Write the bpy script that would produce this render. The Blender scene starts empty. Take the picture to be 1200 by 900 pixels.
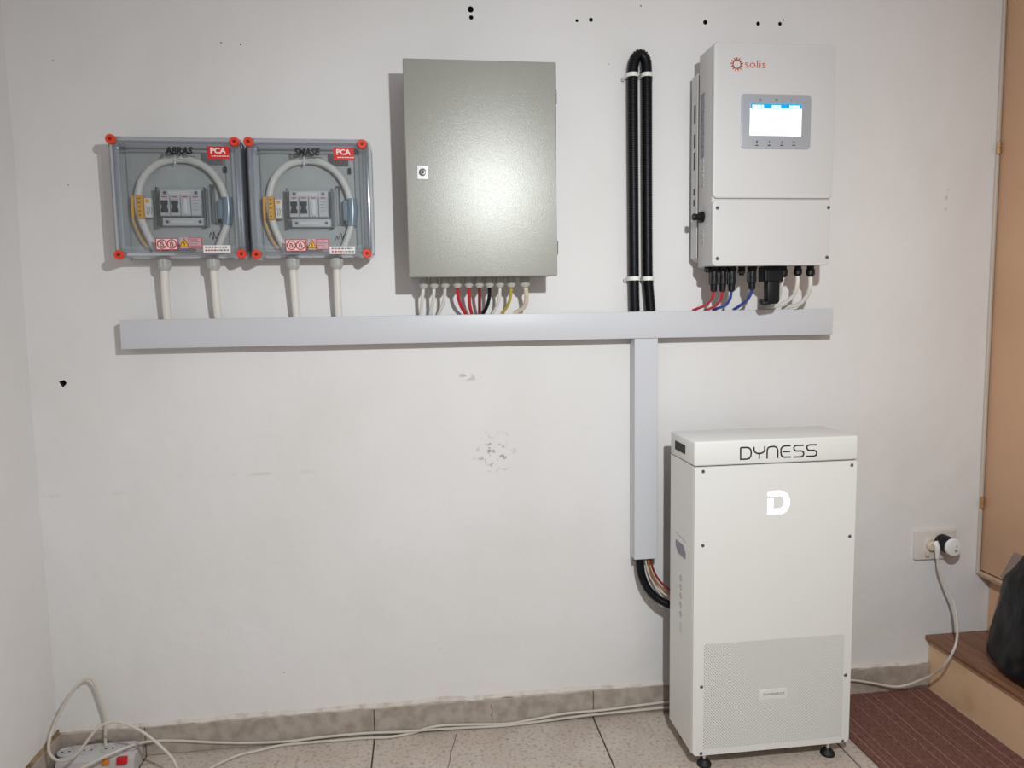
import bpy, bmesh, math, random
from mathutils import Vector, Matrix, Euler, noise
random.seed(7)
D = bpy.data
C = bpy.context.scene.collection
# ------------------------------------------------------------------ camera
MR = Vector((0.9921732886, -0.1238159270, -0.0161796654))
MU = Vector((0.0280083630, 0.0943990953, 0.9951403632))
MF = Vector((0.1216868806, 0.9878048527, -0.0971281422))
CAM = Vector((0, -2.1, 1.25))
cd = D.cameras.new('camera'); cam = D.objects.new('camera', cd); C.objects.link(cam)
cd.sensor_width = 36; cd.lens = 25.5; cd.clip_start = .05
rot = Matrix((MR, MU, -MF)).transposed()
cam.matrix_world = Matrix.Translation(CAM) @ rot.to_4x4()
bpy.context.scene.camera = cam
# ------------------------------------------------------------------ light
w = D.worlds.new('room_light'); bpy.context.scene.world = w; w.use_nodes = True
w.node_tree.nodes['Background'].inputs[0].default_value = (1.0, .955, .94, 1)
w.node_tree.nodes['Background'].inputs[1].default_value = .385
ld = D.lights.new('lamp', 'SPOT'); lamp = D.objects.new('lamp', ld); C.objects.link(lamp)
lamp.location = (.42, -1.80, 1.785); ld.energy = 108; ld.shadow_soft_size = .022; ld.color = (.955, .995, 1)
ld.spot_size = math.radians(170); ld.spot_blend = 1.0
lamp.rotation_euler = (Vector((.60, 0, -.15))-lamp.location).to_track_quat('-Z', 'Y').to_euler()
bpy.context.scene.cycles.transparent_max_bounces = 40
vs = bpy.context.scene.view_settings
bpy.context.scene.display_settings.display_device = 'sRGB'
vs.view_transform = 'Standard'; vs.look = 'None'; vs.gamma = 1; vs.exposure = 0; vs.use_curve_mapping = False

# measured points: a pixel of the 1200x900 photograph seen on a real plane of the room
def _ray(x, y): return MR*((x-600)/850) + MU*((450-y)/850) + MF
def PY(x, y, Y=0.):
    r = _ray(x, y); return CAM + r*((Y-CAM.y)/r.y)
def PX(x, y, X):
    r = _ray(x, y); return CAM + r*((X-CAM.x)/r.x)
def PZ(x, y, Z=0.):
    r = _ray(x, y); return CAM + r*((Z-CAM.z)/r.z)

# ------------------------------------------------------------------ materials
def lin(c):
    c /= 255.
    return c/12.92 if c <= .04045 else ((c+.055)/1.055)**2.4
def rgb(r, g, b): return (lin(r), lin(g), lin(b), 1)
def mat(name, col, rough=.5, metal=0, bump=None, var=None, spec=.5, emit=None, coat=0):
    m = D.materials.new(name); m.use_nodes = True; nt = m.node_tree; b = nt.nodes['Principled BSDF']
    b.inputs['Base Color'].default_value = rgb(*col); b.inputs['Roughness'].default_value = rough
    b.inputs['Metallic'].default_value = metal; b.inputs['Specular IOR Level'].default_value = spec
    b.inputs['Coat Weight'].default_value = coat
    if emit:
        b.inputs['Emission Color'].default_value = rgb(*emit[0]); b.inputs['Emission Strength'].default_value = emit[1]
    tc = nt.nodes.new('ShaderNodeTexCoord')
    if bump:
        n = nt.nodes.new('ShaderNodeTexNoise'); n.inputs['Scale'].default_value = bump[0]; n.inputs['Detail'].default_value = bump[2] if len(bump) > 2 else 3
        bp = nt.nodes.new('ShaderNodeBump'); bp.inputs['Strength'].default_value = 1; bp.inputs['Distance'].default_value = bump[1]
        nt.links.new(tc.outputs['Object'], n.inputs['Vector']); nt.links.new(n.outputs['Fac'], bp.inputs['Height']); nt.links.new(bp.outputs['Normal'], b.inputs['Normal'])
    if var:   # (scale, second colour, lo, hi)
        n = nt.nodes.new('ShaderNodeTexNoise'); n.inputs['Scale'].default_value = var[0]; n.inputs['Detail'].default_value = 5
        r = nt.nodes.new('ShaderNodeMapRange'); r.inputs['From Min'].default_value = var[2]; r.inputs['From Max'].default_value = var[3]
        x = nt.nodes.new('ShaderNodeMix'); x.data_type = 'RGBA'; x.inputs[6].default_value = rgb(*col); x.inputs[7].default_value = rgb(*var[1])
        nt.links.new(tc.outputs['Object'], n.inputs['Vector']); nt.links.new(n.outputs['Fac'], r.inputs['Value']); nt.links.new(r.outputs[0], x.inputs[0]); nt.links.new(x.outputs[2], b.inputs['Base Color'])
    return m
def N(m, t): return m.node_tree.nodes.new(t)
def Lk(m, a, b): m.node_tree.links.new(a, b)
def chain_mix(m, src, fac, col):
    x = N(m, 'ShaderNodeMix'); x.data_type = 'RGBA'; Lk(m, src, x.inputs[6]); x.inputs[7].default_value = rgb(*col); Lk(m, fac, x.inputs[0]); return x.outputs[2]
def base_src(m):
    b = m.node_tree.nodes['Principled BSDF']; return b.inputs['Base Color'].links[0].from_socket if b.inputs['Base Color'].is_linked else None
def spot_mask(m, centre, radius, scale, lo, hi, stretch=(1, 1, 1)):
    """specks of dirt within a radius of a point of the wall"""
    tc = N(m, 'ShaderNodeTexCoord'); mp = N(m, 'ShaderNodeMapping'); mp.vector_type = 'POINT'
    mp.inputs['Location'].default_value = [-c*s for c, s in zip(centre, stretch)]; mp.inputs['Scale'].default_value = stretch
    Lk(m, tc.outputs['Object'], mp.inputs['Vector'])
    ln = N(m, 'ShaderNodeVectorMath'); ln.operation = 'LENGTH'; Lk(m, mp.outputs[0], ln.inputs[0])
    r = N(m, 'ShaderNodeMapRange'); r.inputs['From Min'].default_value = radius; r.inputs['From Max'].default_value = radius*.3; Lk(m, ln.outputs['Value'], r.inputs['Value'])
    n = N(m, 'ShaderNodeTexNoise'); n.inputs['Scale'].default_value = scale; n.inputs['Detail'].default_value = 2; Lk(m, tc.outputs['Object'], n.inputs['Vector'])
    r2 = N(m, 'ShaderNodeMapRange'); r2.inputs['From Min'].default_value = lo; r2.inputs['From Max'].default_value = hi; Lk(m, n.outputs['Fac'], r2.inputs['Value'])
    mu = N(m, 'ShaderNodeMath'); mu.operation = 'MULTIPLY'; Lk(m, r.outputs[0], mu.inputs[0]); Lk(m, r2.outputs[0], mu.inputs[1]); mu.use_clamp = True
    return mu.outputs[0]

M = {}
M['wall'] = mat('painted_plaster', (224, 222, 222), .75, bump=(9, .0045, 8), var=(2.2, (218, 216, 214), .35, .65), spec=.25)
m = M['wall']; s = base_src(m)
for px, py, rad, sc, lo, hi, st, col in ((580, 530, .075, 55, .56, .66, (1, 1, 1), (150, 148, 144)), (546, 442, .05, 40, .5, .6, (1, 1, 3.5), (182, 178, 172)),
        (290, 556, .28, 22, .5, .62, (1, 1, 40), (210, 205, 200)), (100, 580, .2, 30, .5, .6, (1, 1, 30), (214, 210, 206)), (1110, 235, .05, 45, .5, .6, (4, 1, 1), (170, 165, 160)),
        (1000, 250, .9, 60, .77, .82, (1, 1, 1), (168, 164, 160)), (200, 120, .9, 60, .77, .82, (1, 1, 1), (168, 164, 160)), (400, 780, .6, 50, .76, .82, (1, 1, 1), (168, 164, 160))):
    c = PY(px, py)
    s = chain_mix(m, s, spot_mask(m, c, rad, sc, lo, hi, st), col)
Lk(m, s, m.node_tree.nodes['Principled BSDF'].inputs['Base Color'])
M['hole'] = mat('hole_shade', (42, 34, 28), .9)  # dark colour deepens the shade inside the drilled holes and the wall chip
M['caulk'] = mat('ragged_plaster', (206, 199, 192), .9, bump=(60, .006, 5), var=(26, (178, 166, 154), .5, .75))
M['tile'] = mat('beige_ceramic', (198, 186, 175), .48, bump=(40, .0006), var=(7, (184, 171, 160), .35, .68))
m = M['tile']; s = base_src(m); n = N(m, 'ShaderNodeTexNoise'); n.inputs['Scale'].default_value = 90; n.inputs['Detail'].default_value = 4
r_ = N(m, 'ShaderNodeMapRange'); r_.inputs['From Min'].default_value = .5; r_.inputs['From Max'].default_value = .75
Lk(m, n.outputs['Fac'], r_.inputs['Value']); Lk(m, N(m, 'ShaderNodeTexCoord').outputs['Object'], n.inputs['Vector'])
Lk(m, chain_mix(m, s, r_.outputs[0], (146, 131, 118)), m.node_tree.nodes['Principled BSDF'].inputs['Base Color'])
M['basetile'] = mat('baseboard_ceramic', (172, 162, 152), .5, bump=(40, .0008), var=(30, (150, 139, 128), .4, .66))
M['grout'] = mat('dark_grout', (78, 66, 56), .95)
M['grime'] = mat('yellowed_grout', (150, 126, 98), .95, bump=(60, .004), var=(30, (104, 84, 62), .45, .65))
M['trunk'] = mat('lavender_white_pvc', (200, 201, 206), .42, spec=.4)
M['trunkbase'] = mat('grey_pvc', (176, 176, 180), .5)
M['batt'] = mat('white_powder_coat', (223, 222, 219), .5, bump=(600, .0001), spec=.35)
M['inv'] = mat('warm_white_powder_coat', (202, 200, 199), .5, bump=(600, .0001), spec=.35)
M['heatsink'] = mat('cast_aluminium', (178, 176, 172), .5, .2)
M['cab'] = mat('hammered_grey_paint', (154, 154, 147), .345, .25, bump=(650, .00045, 2), spec=.9)
M['chrome'] = mat('chrome', (225, 225, 225), .2, .9)
M['steel'] = mat('screw_steel', (120, 120, 120), .35, .8)
M['black'] = mat('black_plastic', (11, 12, 15), .45, spec=.35)
M['rubber'] = mat('black_rubber', (12, 12, 14), .6)
M['hose'] = mat('black_corrugated_pipe', (11, 13, 18), .42, spec=.35)
M['white'] = mat('white_plastic', (225, 224, 220), .4)
M['stripgrey'] = mat('strip_grey', (184, 181, 180), .45)
M['ivory'] = mat('socket_ivory', (214, 208, 202), .4)
M['cable'] = mat('white_cable_sheath', (216, 213, 206), .45)
M['cord'] = mat('ivory_cord', (198, 190, 180), .45)
M['cream'] = mat('cream_cable', (206, 194, 172), .45)
M['red'] = mat('red_cable', (186, 30, 42), .4)
M['darkred'] = mat('dark_red_cable', (128, 24, 32), .4)
M['blue'] = mat('blue_cable', (38, 66, 158), .4)
M['bluetape'] = mat('pale_blue_tape', (120, 160, 190), .5)
M['yellow'] = mat('green_yellow_cable', (176, 158, 54), .4)
M['brown'] = mat('brown_cable', (150, 100, 50), .4)
M['gland'] = mat('grey_nylon_gland', (172, 172, 168), .45)
M['redplug'] = mat('orange_red_cap', (226, 62, 30), .45)
M['boxbase'] = mat('grey_enclosure_base', (176, 177, 177), .5)
M['plate'] = mat('mounting_plate', (176, 179, 177), .6, var=(12, (166, 169, 167), .4, .6))
M['breaker'] = mat('breaker_grey', (206, 206, 206), .4)
M['strap'] = mat('bluish_clear_clamp', (128, 144, 156), .22)
M['amber'] = mat('amber_tag', (226, 164, 40), .45)
M['sticker_white'] = mat('white_sticker', (228, 222, 218), .4)
M['sticker_pink'] = mat('pale_pink_sticker', (232, 206, 202), .4)
M['sticker_mauve'] = mat('mauve_sticker', (196, 160, 166), .4)
M['sticker_red'] = mat('red_sticker', (212, 32, 34), .4)
M['print_red'] = mat('red_print', (176, 34, 40), .5)
M['print_yellow'] = mat('yellow_print', (228, 172, 30), .5)
M['ink'] = mat('black_print', (20, 20, 22), .5)
M['greyink'] = mat('grey_print', (120, 120, 124), .5)
M['marker'] = mat('marker_ink', (38, 26, 28), .5)
M['orange'] = mat('terracotta_logo', (190, 92, 56), .5)
M['bezel'] = mat('silver_grey_panel', (168, 170, 176), .35, .15)
M['screen'] = mat('lit_screen', (240, 250, 255), .3, emit=((246, 251, 255), 1.25))
M['screenbar'] = mat('lit_blue_bar', (0, 120, 220), .3, emit=((0, 150, 232), .8))
M['led'] = mat('white_led', (255, 255, 255), .3, emit=((250, 252, 255), 1.6))
M['green'] = mat('green_led', (50, 120, 70), .3)
M['neon'] = mat('red_lit_switch', (190, 14, 28), .2, emit=((200, 12, 24), .06))
M['amber_btn'] = mat('amber_button', (205, 120, 30), .25)
M['side_label'] = mat('grey_rating_label', (150, 150, 158), .5, var=(260, (104, 104, 114), .42, .58))
M['side_label_pale'] = mat('pale_rating_label', (198, 198, 196), .5, var=(240, (130, 132, 134), .45, .6))
M['door'] = mat('tan_painted_door', (212, 171, 138), .5, bump=(30, .0006), var=(3, (204, 163, 130), .35, .65))
M['doortrim'] = mat('beige_trim', (192, 164, 134), .5)
M['jamb'] = mat('cream_jamb', (196, 182, 166), .6)
M['brass'] = mat('painted_brass_hinge', (176, 140, 100), .4, .3)
M['riser'] = mat('beige_riser', (222, 186, 150), .6, bump=(30, .001), var=(5, (186, 150, 112), .5, .72))
m = M['riser']; s = base_src(m); c = PX(1150, 800, 1.62)
for dc, rr in (((0, 0, 0), .16), ((0, -.16, -.03), .12)):
    s = chain_mix(m, s, spot_mask(m, (c.x, c.y+dc[1], c.z+dc[2]), rr, 18, .5, .64, (1, 1, .7)), (150, 108, 72))
Lk(m, s, m.node_tree.nodes['Principled BSDF'].inputs['Base Color'])
M['bag'] = mat('black_bin_liner', (9, 14, 19), .42, spec=.35, bump=(10, .03, 1.5))
M['patch'] = mat('taupe_tape', (150, 132, 122), .6, bump=(80, .001))
M['dark'] = mat('dark_interior', (36, 35, 34), .8)
# wood tread
m = M['wood'] = mat('worn_brown_wood', (140, 92, 62), .5)
tc = N(m, 'ShaderNodeTexCoord'); mp = N(m, 'ShaderNodeMapping'); mp.inputs['Scale'].default_value = (26, 1.6, 26); n = N(m, 'ShaderNodeTexNoise'); n.inputs['Scale'].default_value = 2; n.inputs['Detail'].default_value = 6; n.inputs['Distortion'].default_value = 1.2
Lk(m, tc.outputs['Object'], mp.inputs['Vector']); Lk(m, mp.outputs[0], n.inputs['Vector']); cr = N(m, 'ShaderNodeValToRGB')
cr.color_ramp.elements[0].position = .3; cr.color_ramp.elements[0].color = rgb(104, 68, 48); cr.color_ramp.elements[1].position = .7; cr.color_ramp.elements[1].color = rgb(150, 106, 76)
Lk(m, n.outputs['Fac'], cr.inputs[0]); Lk(m, cr.outputs[0], m.node_tree.nodes['Principled BSDF'].inputs['Base Color'])
# striped woven rug: threads run away from the wall
m = M['rug'] = mat('brown_striped_weave', (104, 70, 62), .95, spec=.1)
tc = N(m, 'ShaderNodeTexCoord')
def stretched(sc, detail=2):
    mp = N(m, 'ShaderNodeMapping'); mp.inputs['Scale'].default_value = sc; n = N(m, 'ShaderNodeTexNoise'); n.inputs['Scale'].default_value = 1; n.inputs['Detail'].default_value = detail
    Lk(m, tc.outputs['Object'], mp.inputs['Vector']); Lk(m, mp.outputs[0], n.inputs['Vector']); return n.outputs['Fac']
cr = N(m, 'ShaderNodeValToRGB'); cr.color_ramp.elements[0].position = .36; cr.color_ramp.elements[0].color = rgb(104, 72, 64); cr.color_ramp.elements[1].position = .66; cr.color_ramp.elements[1].color = rgb(134, 98, 87)
Lk(m, stretched((260, 60, 1), 3), cr.inputs[0])
g1 = N(m, 'ShaderNodeMapRange'); g1.inputs['From Min'].default_value = .62; g1.inputs['From Max'].default_value = .67; Lk(m, stretched((130, .01, .01), 1), g1.inputs['Value'])
g2 = N(m, 'ShaderNodeMapRange'); g2.inputs['From Min'].default_value = .4; g2.inputs['From Max'].default_value = .6; g2.inputs['To Min'].default_value = .35; g2.inputs['To Max'].default_value = .85; Lk(m, stretched((300, 160, 1), 2), g2.inputs['Value'])
mu = N(m, 'ShaderNodeMath'); mu.operation = 'MULTIPLY'; Lk(m, g1.outputs[0], mu.inputs[0]); Lk(m, g2.outputs[0], mu.inputs[1])
o_ = chain_mix(m, cr.outputs[0], mu.outputs[0], (196, 160, 146))
Lk(m, o_, m.node_tree.nodes['Principled BSDF'].inputs['Base Color'])
bp = N(m, 'ShaderNodeBump'); bp.inputs['Distance'].default_value = .003; Lk(m, stretched((420, 260, 1), 2), bp.inputs['Height']); Lk(m, bp.outputs[0], m.node_tree.nodes['Principled BSDF'].inputs['Normal'])
# clear smoke-tinted polycarbonate
def clear(name, tint, fac_extra=.0, rough=.04, haze=.0):
    m = D.materials.new(name); m.use_nodes = True; nt = m.node_tree; nt.nodes.clear()
    out = nt.nodes.new('ShaderNodeOutputMaterial'); tr = nt.nodes.new('ShaderNodeBsdfTransparent'); tr.inputs[0].default_value = (*tint, 1)
    gl = nt.nodes.new('ShaderNodeBsdfGlossy'); gl.inputs['Roughness'].default_value = rough; gl.inputs[0].default_value = (.9, .92, .95, 1)
    fr = nt.nodes.new('ShaderNodeFresnel'); fr.inputs[0].default_value = 1.5
    df = nt.nodes.new('ShaderNodeBsdfDiffuse'); df.inputs[0].default_value = (.55, .58, .62, 1)
    m0 = nt.nodes.new('ShaderNodeMixShader'); m0.inputs[0].default_value = haze; nt.links.new(tr.outputs[0], m0.inputs[1]); nt.links.new(df.outputs[0], m0.inputs[2])
    mx = nt.nodes.new('ShaderNodeMixShader'); nt.links.new(fr.outputs[0], mx.inputs[0]); nt.links.new(m0.outputs[0], mx.inputs[1]); nt.links.new(gl.outputs[0], mx.inputs[2]); nt.links.new(mx.outputs[0], out.inputs[0])
    return m
M['clear'] = clear('clear_polycarbonate', (.955, .965, .97), haze=.012, rough=.06)
M['clear_rib'] = clear('clear_rib', (.92, .94, .96), rough=.12, haze=.3)
M['clear_edge'] = clear('clear_moulded_edge', (.93, .945, .965), rough=.12, haze=.13)
M['guard'] = clear('clear_guard', (.985, .985, .99), rough=.08, haze=.0)

# ------------------------------------------------------------------ mesh helpers
def merge(bm, other, mi=0):
    me = D.meshes.new('tmp'); other.to_mesh(me); other.free()
    n0 = len(bm.faces); bm.from_mesh(me); D.meshes.remove(me); bm.faces.ensure_lookup_table()
    for f in bm.faces[n0:]: f.material_index = mi
def box(bm, x0, x1, y0, y1, z0, z1, bev=0, seg=2, mi=0, rot=None):
    b = bmesh.new(); bmesh.ops.create_cube(b, size=1)
    c = Vector(((x0+x1)/2, (y0+y1)/2, (z0+z1)/2)); s = Vector((abs(x1-x0), abs(y1-y0), abs(z1-z0)))
    for v in b.verts: v.co = Vector((v.co.x*s.x, v.co.y*s.y, v.co.z*s.z))
    if bev: bmesh.ops.bevel(b, geom=b.edges[:], offset=min(bev, min(s)*.45), segments=seg, affect='EDGES', profile=.5)
    for v in b.verts: v.co = (rot @ v.co if rot else v.co) + c
    merge(bm, b, mi); return bm
def arc_rect(x0, x1, z0, z1, r, n=5):
    pts = []
    for cx, cz, a0 in ((x1-r, z1-r, 0), (x0+r, z1-r, 90), (x0+r, z0+r, 180), (x1-r, z0+r, 270)):
        for k in range(n+1):
            a = math.radians(a0+90*k/n); pts.append((cx+r*math.cos(a), cz+r*math.sin(a)))
    return pts
def prism_y(bm, pts, y0, y1, ch=0, mi=0):
    """outline in XZ extruded along Y (front at y1, nearest the room), chamfered front edge"""
    b = bmesh.new(); n = len(pts); cx = sum(p[0] for p in pts)/n; cz = sum(p[1] for p in pts)/n
    rings = [(y0, 0)] + ([(y1+ch, 0), (y1+ch*.3, ch*.3), (y1, ch)] if ch else [(y1, 0)])
    R = []
    for y, ins in rings:
        ring = []
        for (x, z) in pts:
            if ins:
                d = math.hypot(x-cx, z-cz)
                x, z = x-math.copysign(min(ins, abs(x-cx)), x-cx), z-math.copysign(min(ins, abs(z-cz)), z-cz)
            ring.append(b.verts.new((x, y, z)))
        R.append(ring)
    b.faces.new(R[0]); b.faces.new(R[-1][::-1])
    for a, c in zip(R, R[1:]):
        for i in range(n): b.faces.new((a[i], c[i], c[(i+1) % n], a[(i+1) % n]))
    bmesh.ops.recalc_face_normals(b, faces=b.faces[:]); merge(bm, b, mi)
def rrect(bm, x0, x1, z0, z1, r, y0, y1, ch=0, mi=0): prism_y(bm, arc_rect(x0, x1, z0, z1, r), y0, y1, ch, mi)
def cyl(bm, p0, p1, r0, r1=None, n=20, mi=0, cap=True):
    if r1 is None: r1 = r0
    p0 = Vector(p0); p1 = Vector(p1); d = p1-p0; b = bmesh.new()
    bmesh.ops.create_cone(b, cap_ends=cap, segments=n, radius1=r0, radius2=r1, depth=d.length)
    q = Vector((0, 0, 1)).rotation_difference(d)
    for v in b.verts: v.co = q @ v.co + (p0+p1)/2
    merge(bm, b, mi)
def lathe(bm, p0, axis, prof, n=24, mi=0):
    """prof: list of (distance along axis, radius)"""
    b = bmesh.new(); q = Vector((0, 0, 1)).rotation_difference(Vector(axis)); rings = []
    for t, r in prof:
        rings.append([b.verts.new(q @ Vector((r*math.cos(2*math.pi*k/n), r*math.sin(2*math.pi*k/n), t)) + Vector(p0)) for k in range(n)])
    for a, c in zip(rings, rings[1:]):
        for k in range(n): b.faces.new((a[k], a[(k+1) % n], c[(k+1) % n], c[k]))
    b.faces.new(rings[0][::-1]); b.faces.new(rings[-1]); bmesh.ops.recalc_face_normals(b, faces=b.faces[:]); merge(bm, b, mi)
def spline(pts, step=.006):
    pts = [Vector(p) for p in pts]
    P = [pts[0]*2-pts[1]] + pts + [pts[-1]*2-pts[-2]]; out = []
    for i in range(1, len(P)-2):
        a, b, c, d = P[i-1:i+3]; n = max(2, int((c-b).length/step))
        for k in range(n):
            t = k/n
            out.append(.5*((2*b)+(c-a)*t+(2*a-5*b+4*c-d)*t*t+(3*b-a-3*c+d)*t**3))
    out.append(pts[-1]); return out
def even(P, step):
    out = [P[0]]; acc = 0
    for a, c in zip(P, P[1:]):
        l = (c-a).length; t = step-acc
        while t <= l: out.append(a+(c-a)*(t/l)); t += step
        acc = l-(t-step)
    return out+[P[-1]]
def tube(bm, pts, r, n=10, step=.006, corr=0, mi=0, cap=True):
    P = spline(pts, step); b = bmesh.new()
    if corr: P = even(P, step)
    T = [(P[min(i+1, len(P)-1)]-P[max(i-1, 0)]).normalized() for i in range(len(P))]
    up = Vector((0, 1, 0)) if abs(T[0].y) < .9 else Vector((1, 0, 0)); u = (up-T[0]*up.dot(T[0])).normalized(); rings = []
    for i, p in enumerate(P):
        u = (u-T[i]*u.dot(T[i])).normalized(); v = T[i].cross(u)
        rr = r(i/(len(P)-1)) if callable(r) else r
        if corr: rr += corr*(1 if (i//2) % 2 else -1)
        rings.append([b.verts.new(p+(u*math.cos(2*math.pi*k/n)+v*math.sin(2*math.pi*k/n))*rr) for k in range(n)])
    for a, c in zip(rings, rings[1:]):
        for k in range(n): b.faces.new((a[k], a[(k+1) % n], c[(k+1) % n], c[k]))
    if cap: b.faces.new(rings[0][::-1]); b.faces.new(rings[-1])
    bmesh.ops.recalc_face_normals(b, faces=b.faces[:]); merge(bm, b, mi)
def ribbon(bm, pts, wd, y, th=.0004, mi=0, closed=False, to=None):
    """flat stroke in XZ at depth y (front towards -Y); 'to' maps (a, b, lift) to a point on another plane"""
    n = len(pts); L = []; Rr = []
    for i, p in enumerate(pts):
        a = pts[(i-1) % n] if (closed or i) else p; c = pts[(i+1) % n] if (closed or i < n-1) else p
        d1 = Vector((p[0]-a[0], p[1]-a[1])); d2 = Vector((c[0]-p[0], c[1]-p[1]))
        if d1.length < 1e-9: d1 = d2
        if d2.length < 1e-9: d2 = d1
        d1.normalize(); d2.normalize(); t = (d1+d2)
        t = t.normalized() if t.length > 1e-6 else d1
        nn = Vector((-t.y, t.x)); k = wd/2/max(.5, nn.dot(Vector((-d1.y, d1.x))))
        L.append((p[0]+nn.x*k, p[1]+nn.y*k)); Rr.append((p[0]-nn.x*k, p[1]-nn.y*k))
    b = bmesh.new(); f = to or (lambda a, c, l: (a, y-l, c))
    V = [[b.verts.new(f(q[0], q[1], l)) for q in S] for S in (L, Rr) for l in (th, 0)]
    m_ = n if closed else n-1
    for i in range(m_):
        j = (i+1) % n
        for s0, s1 in ((0, 2), (2, 3), (3, 1), (1, 0)): b.faces.new((V[s0][i], V[s0][j], V[s1][j], V[s1][i]))
    if not closed:
        for i in (0, n-1): b.faces.new((V[0][i], V[2][i], V[3][i], V[1][i]))
    bmesh.ops.recalc_face_normals(b, faces=b.faces[:]); merge(bm, b, mi)
def arcp(cx, cz, r, a0, a1, n=8): return [(cx+r*math.cos(math.radians(a0+(a1-a0)*k/n)), cz+r*math.sin(math.radians(a0+(a1-a0)*k/n))) for k in range(n+1)]
def text(bm, s, x, z, h, y, width=None, mi=0, th=.0004, shear=0, mtx=None, bold=0):
    """flat lettering facing -Y, left end x, baseline z, cap height h"""
    c = D.curves.new('lettering', 'FONT'); c.body = s; c.size = h/.7; c.extrude = th/2; c.shear = shear; c.resolution_u = 3; c.offset = bold
    o = D.objects.new('lettering', c); C.objects.link(o); bpy.context.view_layer.update()
    me = D.meshes.new_from_object(o.evaluated_get(bpy.context.evaluated_depsgraph_get())); D.objects.remove(o); D.curves.remove(c)
    xs = [v.co.x for v in me.vertices]; sx = width/(max(xs)-min(xs)) if width else 1; x0 = min(xs)
    R = mtx or (lambda a, b_, l: Vector((a, y-l, b_)))
    for v in me.vertices: v.co = R(x+(v.co.x-x0)*sx, z+v.co.y, v.co.z+th/2)
    n0 = len(bm.faces); bm.from_mesh(me); D.meshes.remove(me); bm.faces.ensure_lookup_table()
    for f in bm.faces[n0:]: f.material_index = mi
def wpos(o):
    v = Vector((0, 0, 0))
    while o: v += o.location; o = o.parent
    return v
def obj(name, bm, mats, parent=None, smooth=True, origin=None):
    """links a bmesh given in room coordinates as ONE object"""
    off = wpos(parent) if parent else (Vector(origin) if origin is not None else Vector((0, 0, 0)))
    for v in bm.verts: v.co -= off
    me = D.meshes.new(name); bm.to_mesh(me); bm.free()
    for k in (mats if isinstance(mats, (list, tuple)) else [mats]): me.materials.append(M[k])
    if smooth:
        for p in me.polygons: p.use_smooth = True
        try: me.set_sharp_from_angle(angle=math.radians(35))
        except Exception: pass
    o = D.objects.new(name, me); C.objects.link(o)
    if parent: o.parent = parent
    else: o.location = off
    return o
def tag(o, label, cat, group=None):
    o['label'] = label; o['category'] = cat
    if group: o['group'] = group
    return o
def thing(name, label, cat, loc, group=None):
    o = D.objects.new(name, None); C.objects.link(o); o.location = loc; o.empty_display_size = .05
    return tag(o, label, cat, group)
def struct(name, bm, mats, smooth=False):
    o = obj(name, bm, mats, None, smooth); o['kind'] = 'structure'; return o
B = bmesh.new
def one(f, *a, **k):
    b = B(); f(b, *a, **k); return b
def screw(parent, x, y, z, r=.0045, axis=(0, -1, 0), name='screw', mk='steel'):
    b = B(); lathe(b, (x, y, z), axis, [(-.002, r), (.0008, r), (.0018, r*.8), (.0018, r*.45), (.0004, r*.4)], 12); return obj(name, b, mk, parent)

# ------------------------------------------------------------------ setting
XL, XR, XD = -1.055, 2.4, 1.785
bw = B(); box(bw, -1.2, XR, 0, .12, -.05, 2.7)
cut = B()
def hole(px, py, r):
    p = PY(px, py); cyl(cut, (p.x, -.01, p.z), (p.x, .05, p.z), r, r, 14)
for px, py, r in ((551.5, 11, .0085), (552.2, 20.5, .006), (676, 24.3, .0042), (692.5, 23.3, .006), (751, 7, .002), (826.5, 26.2, .0065), (888.5, 27.8, .006), (914, 28, .0055), (918, 23.5, .0025), (713, 75, .0016), (259, 50, .0018), (282, 52, .0022), (62, 71, .0016), (80, 217, .0015), (333, 788, .0016)):
    hole(px, py, r)
pts = [PY(*q) for q in ((68.5, 447), (75, 445), (78, 449), (73.5, 454))]
b = bmesh.new(); f0 = [b.verts.new((p.x, -.01, p.z)) for p in pts]; f1 = [b.verts.new((p.x+.003, .03, p.z-.002)) for p in pts]
b.faces.new(f0); b.faces.new(f1[::-1])
for i in range(4): b.faces.new((f0[i], f1[i], f1[(i+1) % 4], f0[(i+1) % 4]))
bmesh.ops.recalc_face_normals(b, faces=b.faces[:]); merge(cut, b)
wall = struct('wall_back', bw, ['wall', 'hole'])
cutter = obj('cutter', cut, 'hole', smooth=False)
md = wall.modifiers.new('holes', 'BOOLEAN'); md.object = cutter; md.solver = 'EXACT'; md.material_mode = 'TRANSFER'
bpy.context.view_layer.update()
me = D.meshes.new_from_object(wall.evaluated_get(bpy.context.evaluated_depsgraph_get())); wall.modifiers.clear(); wall.data = me; me.name = 'wall_back'
D.objects.remove(cutter)
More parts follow.
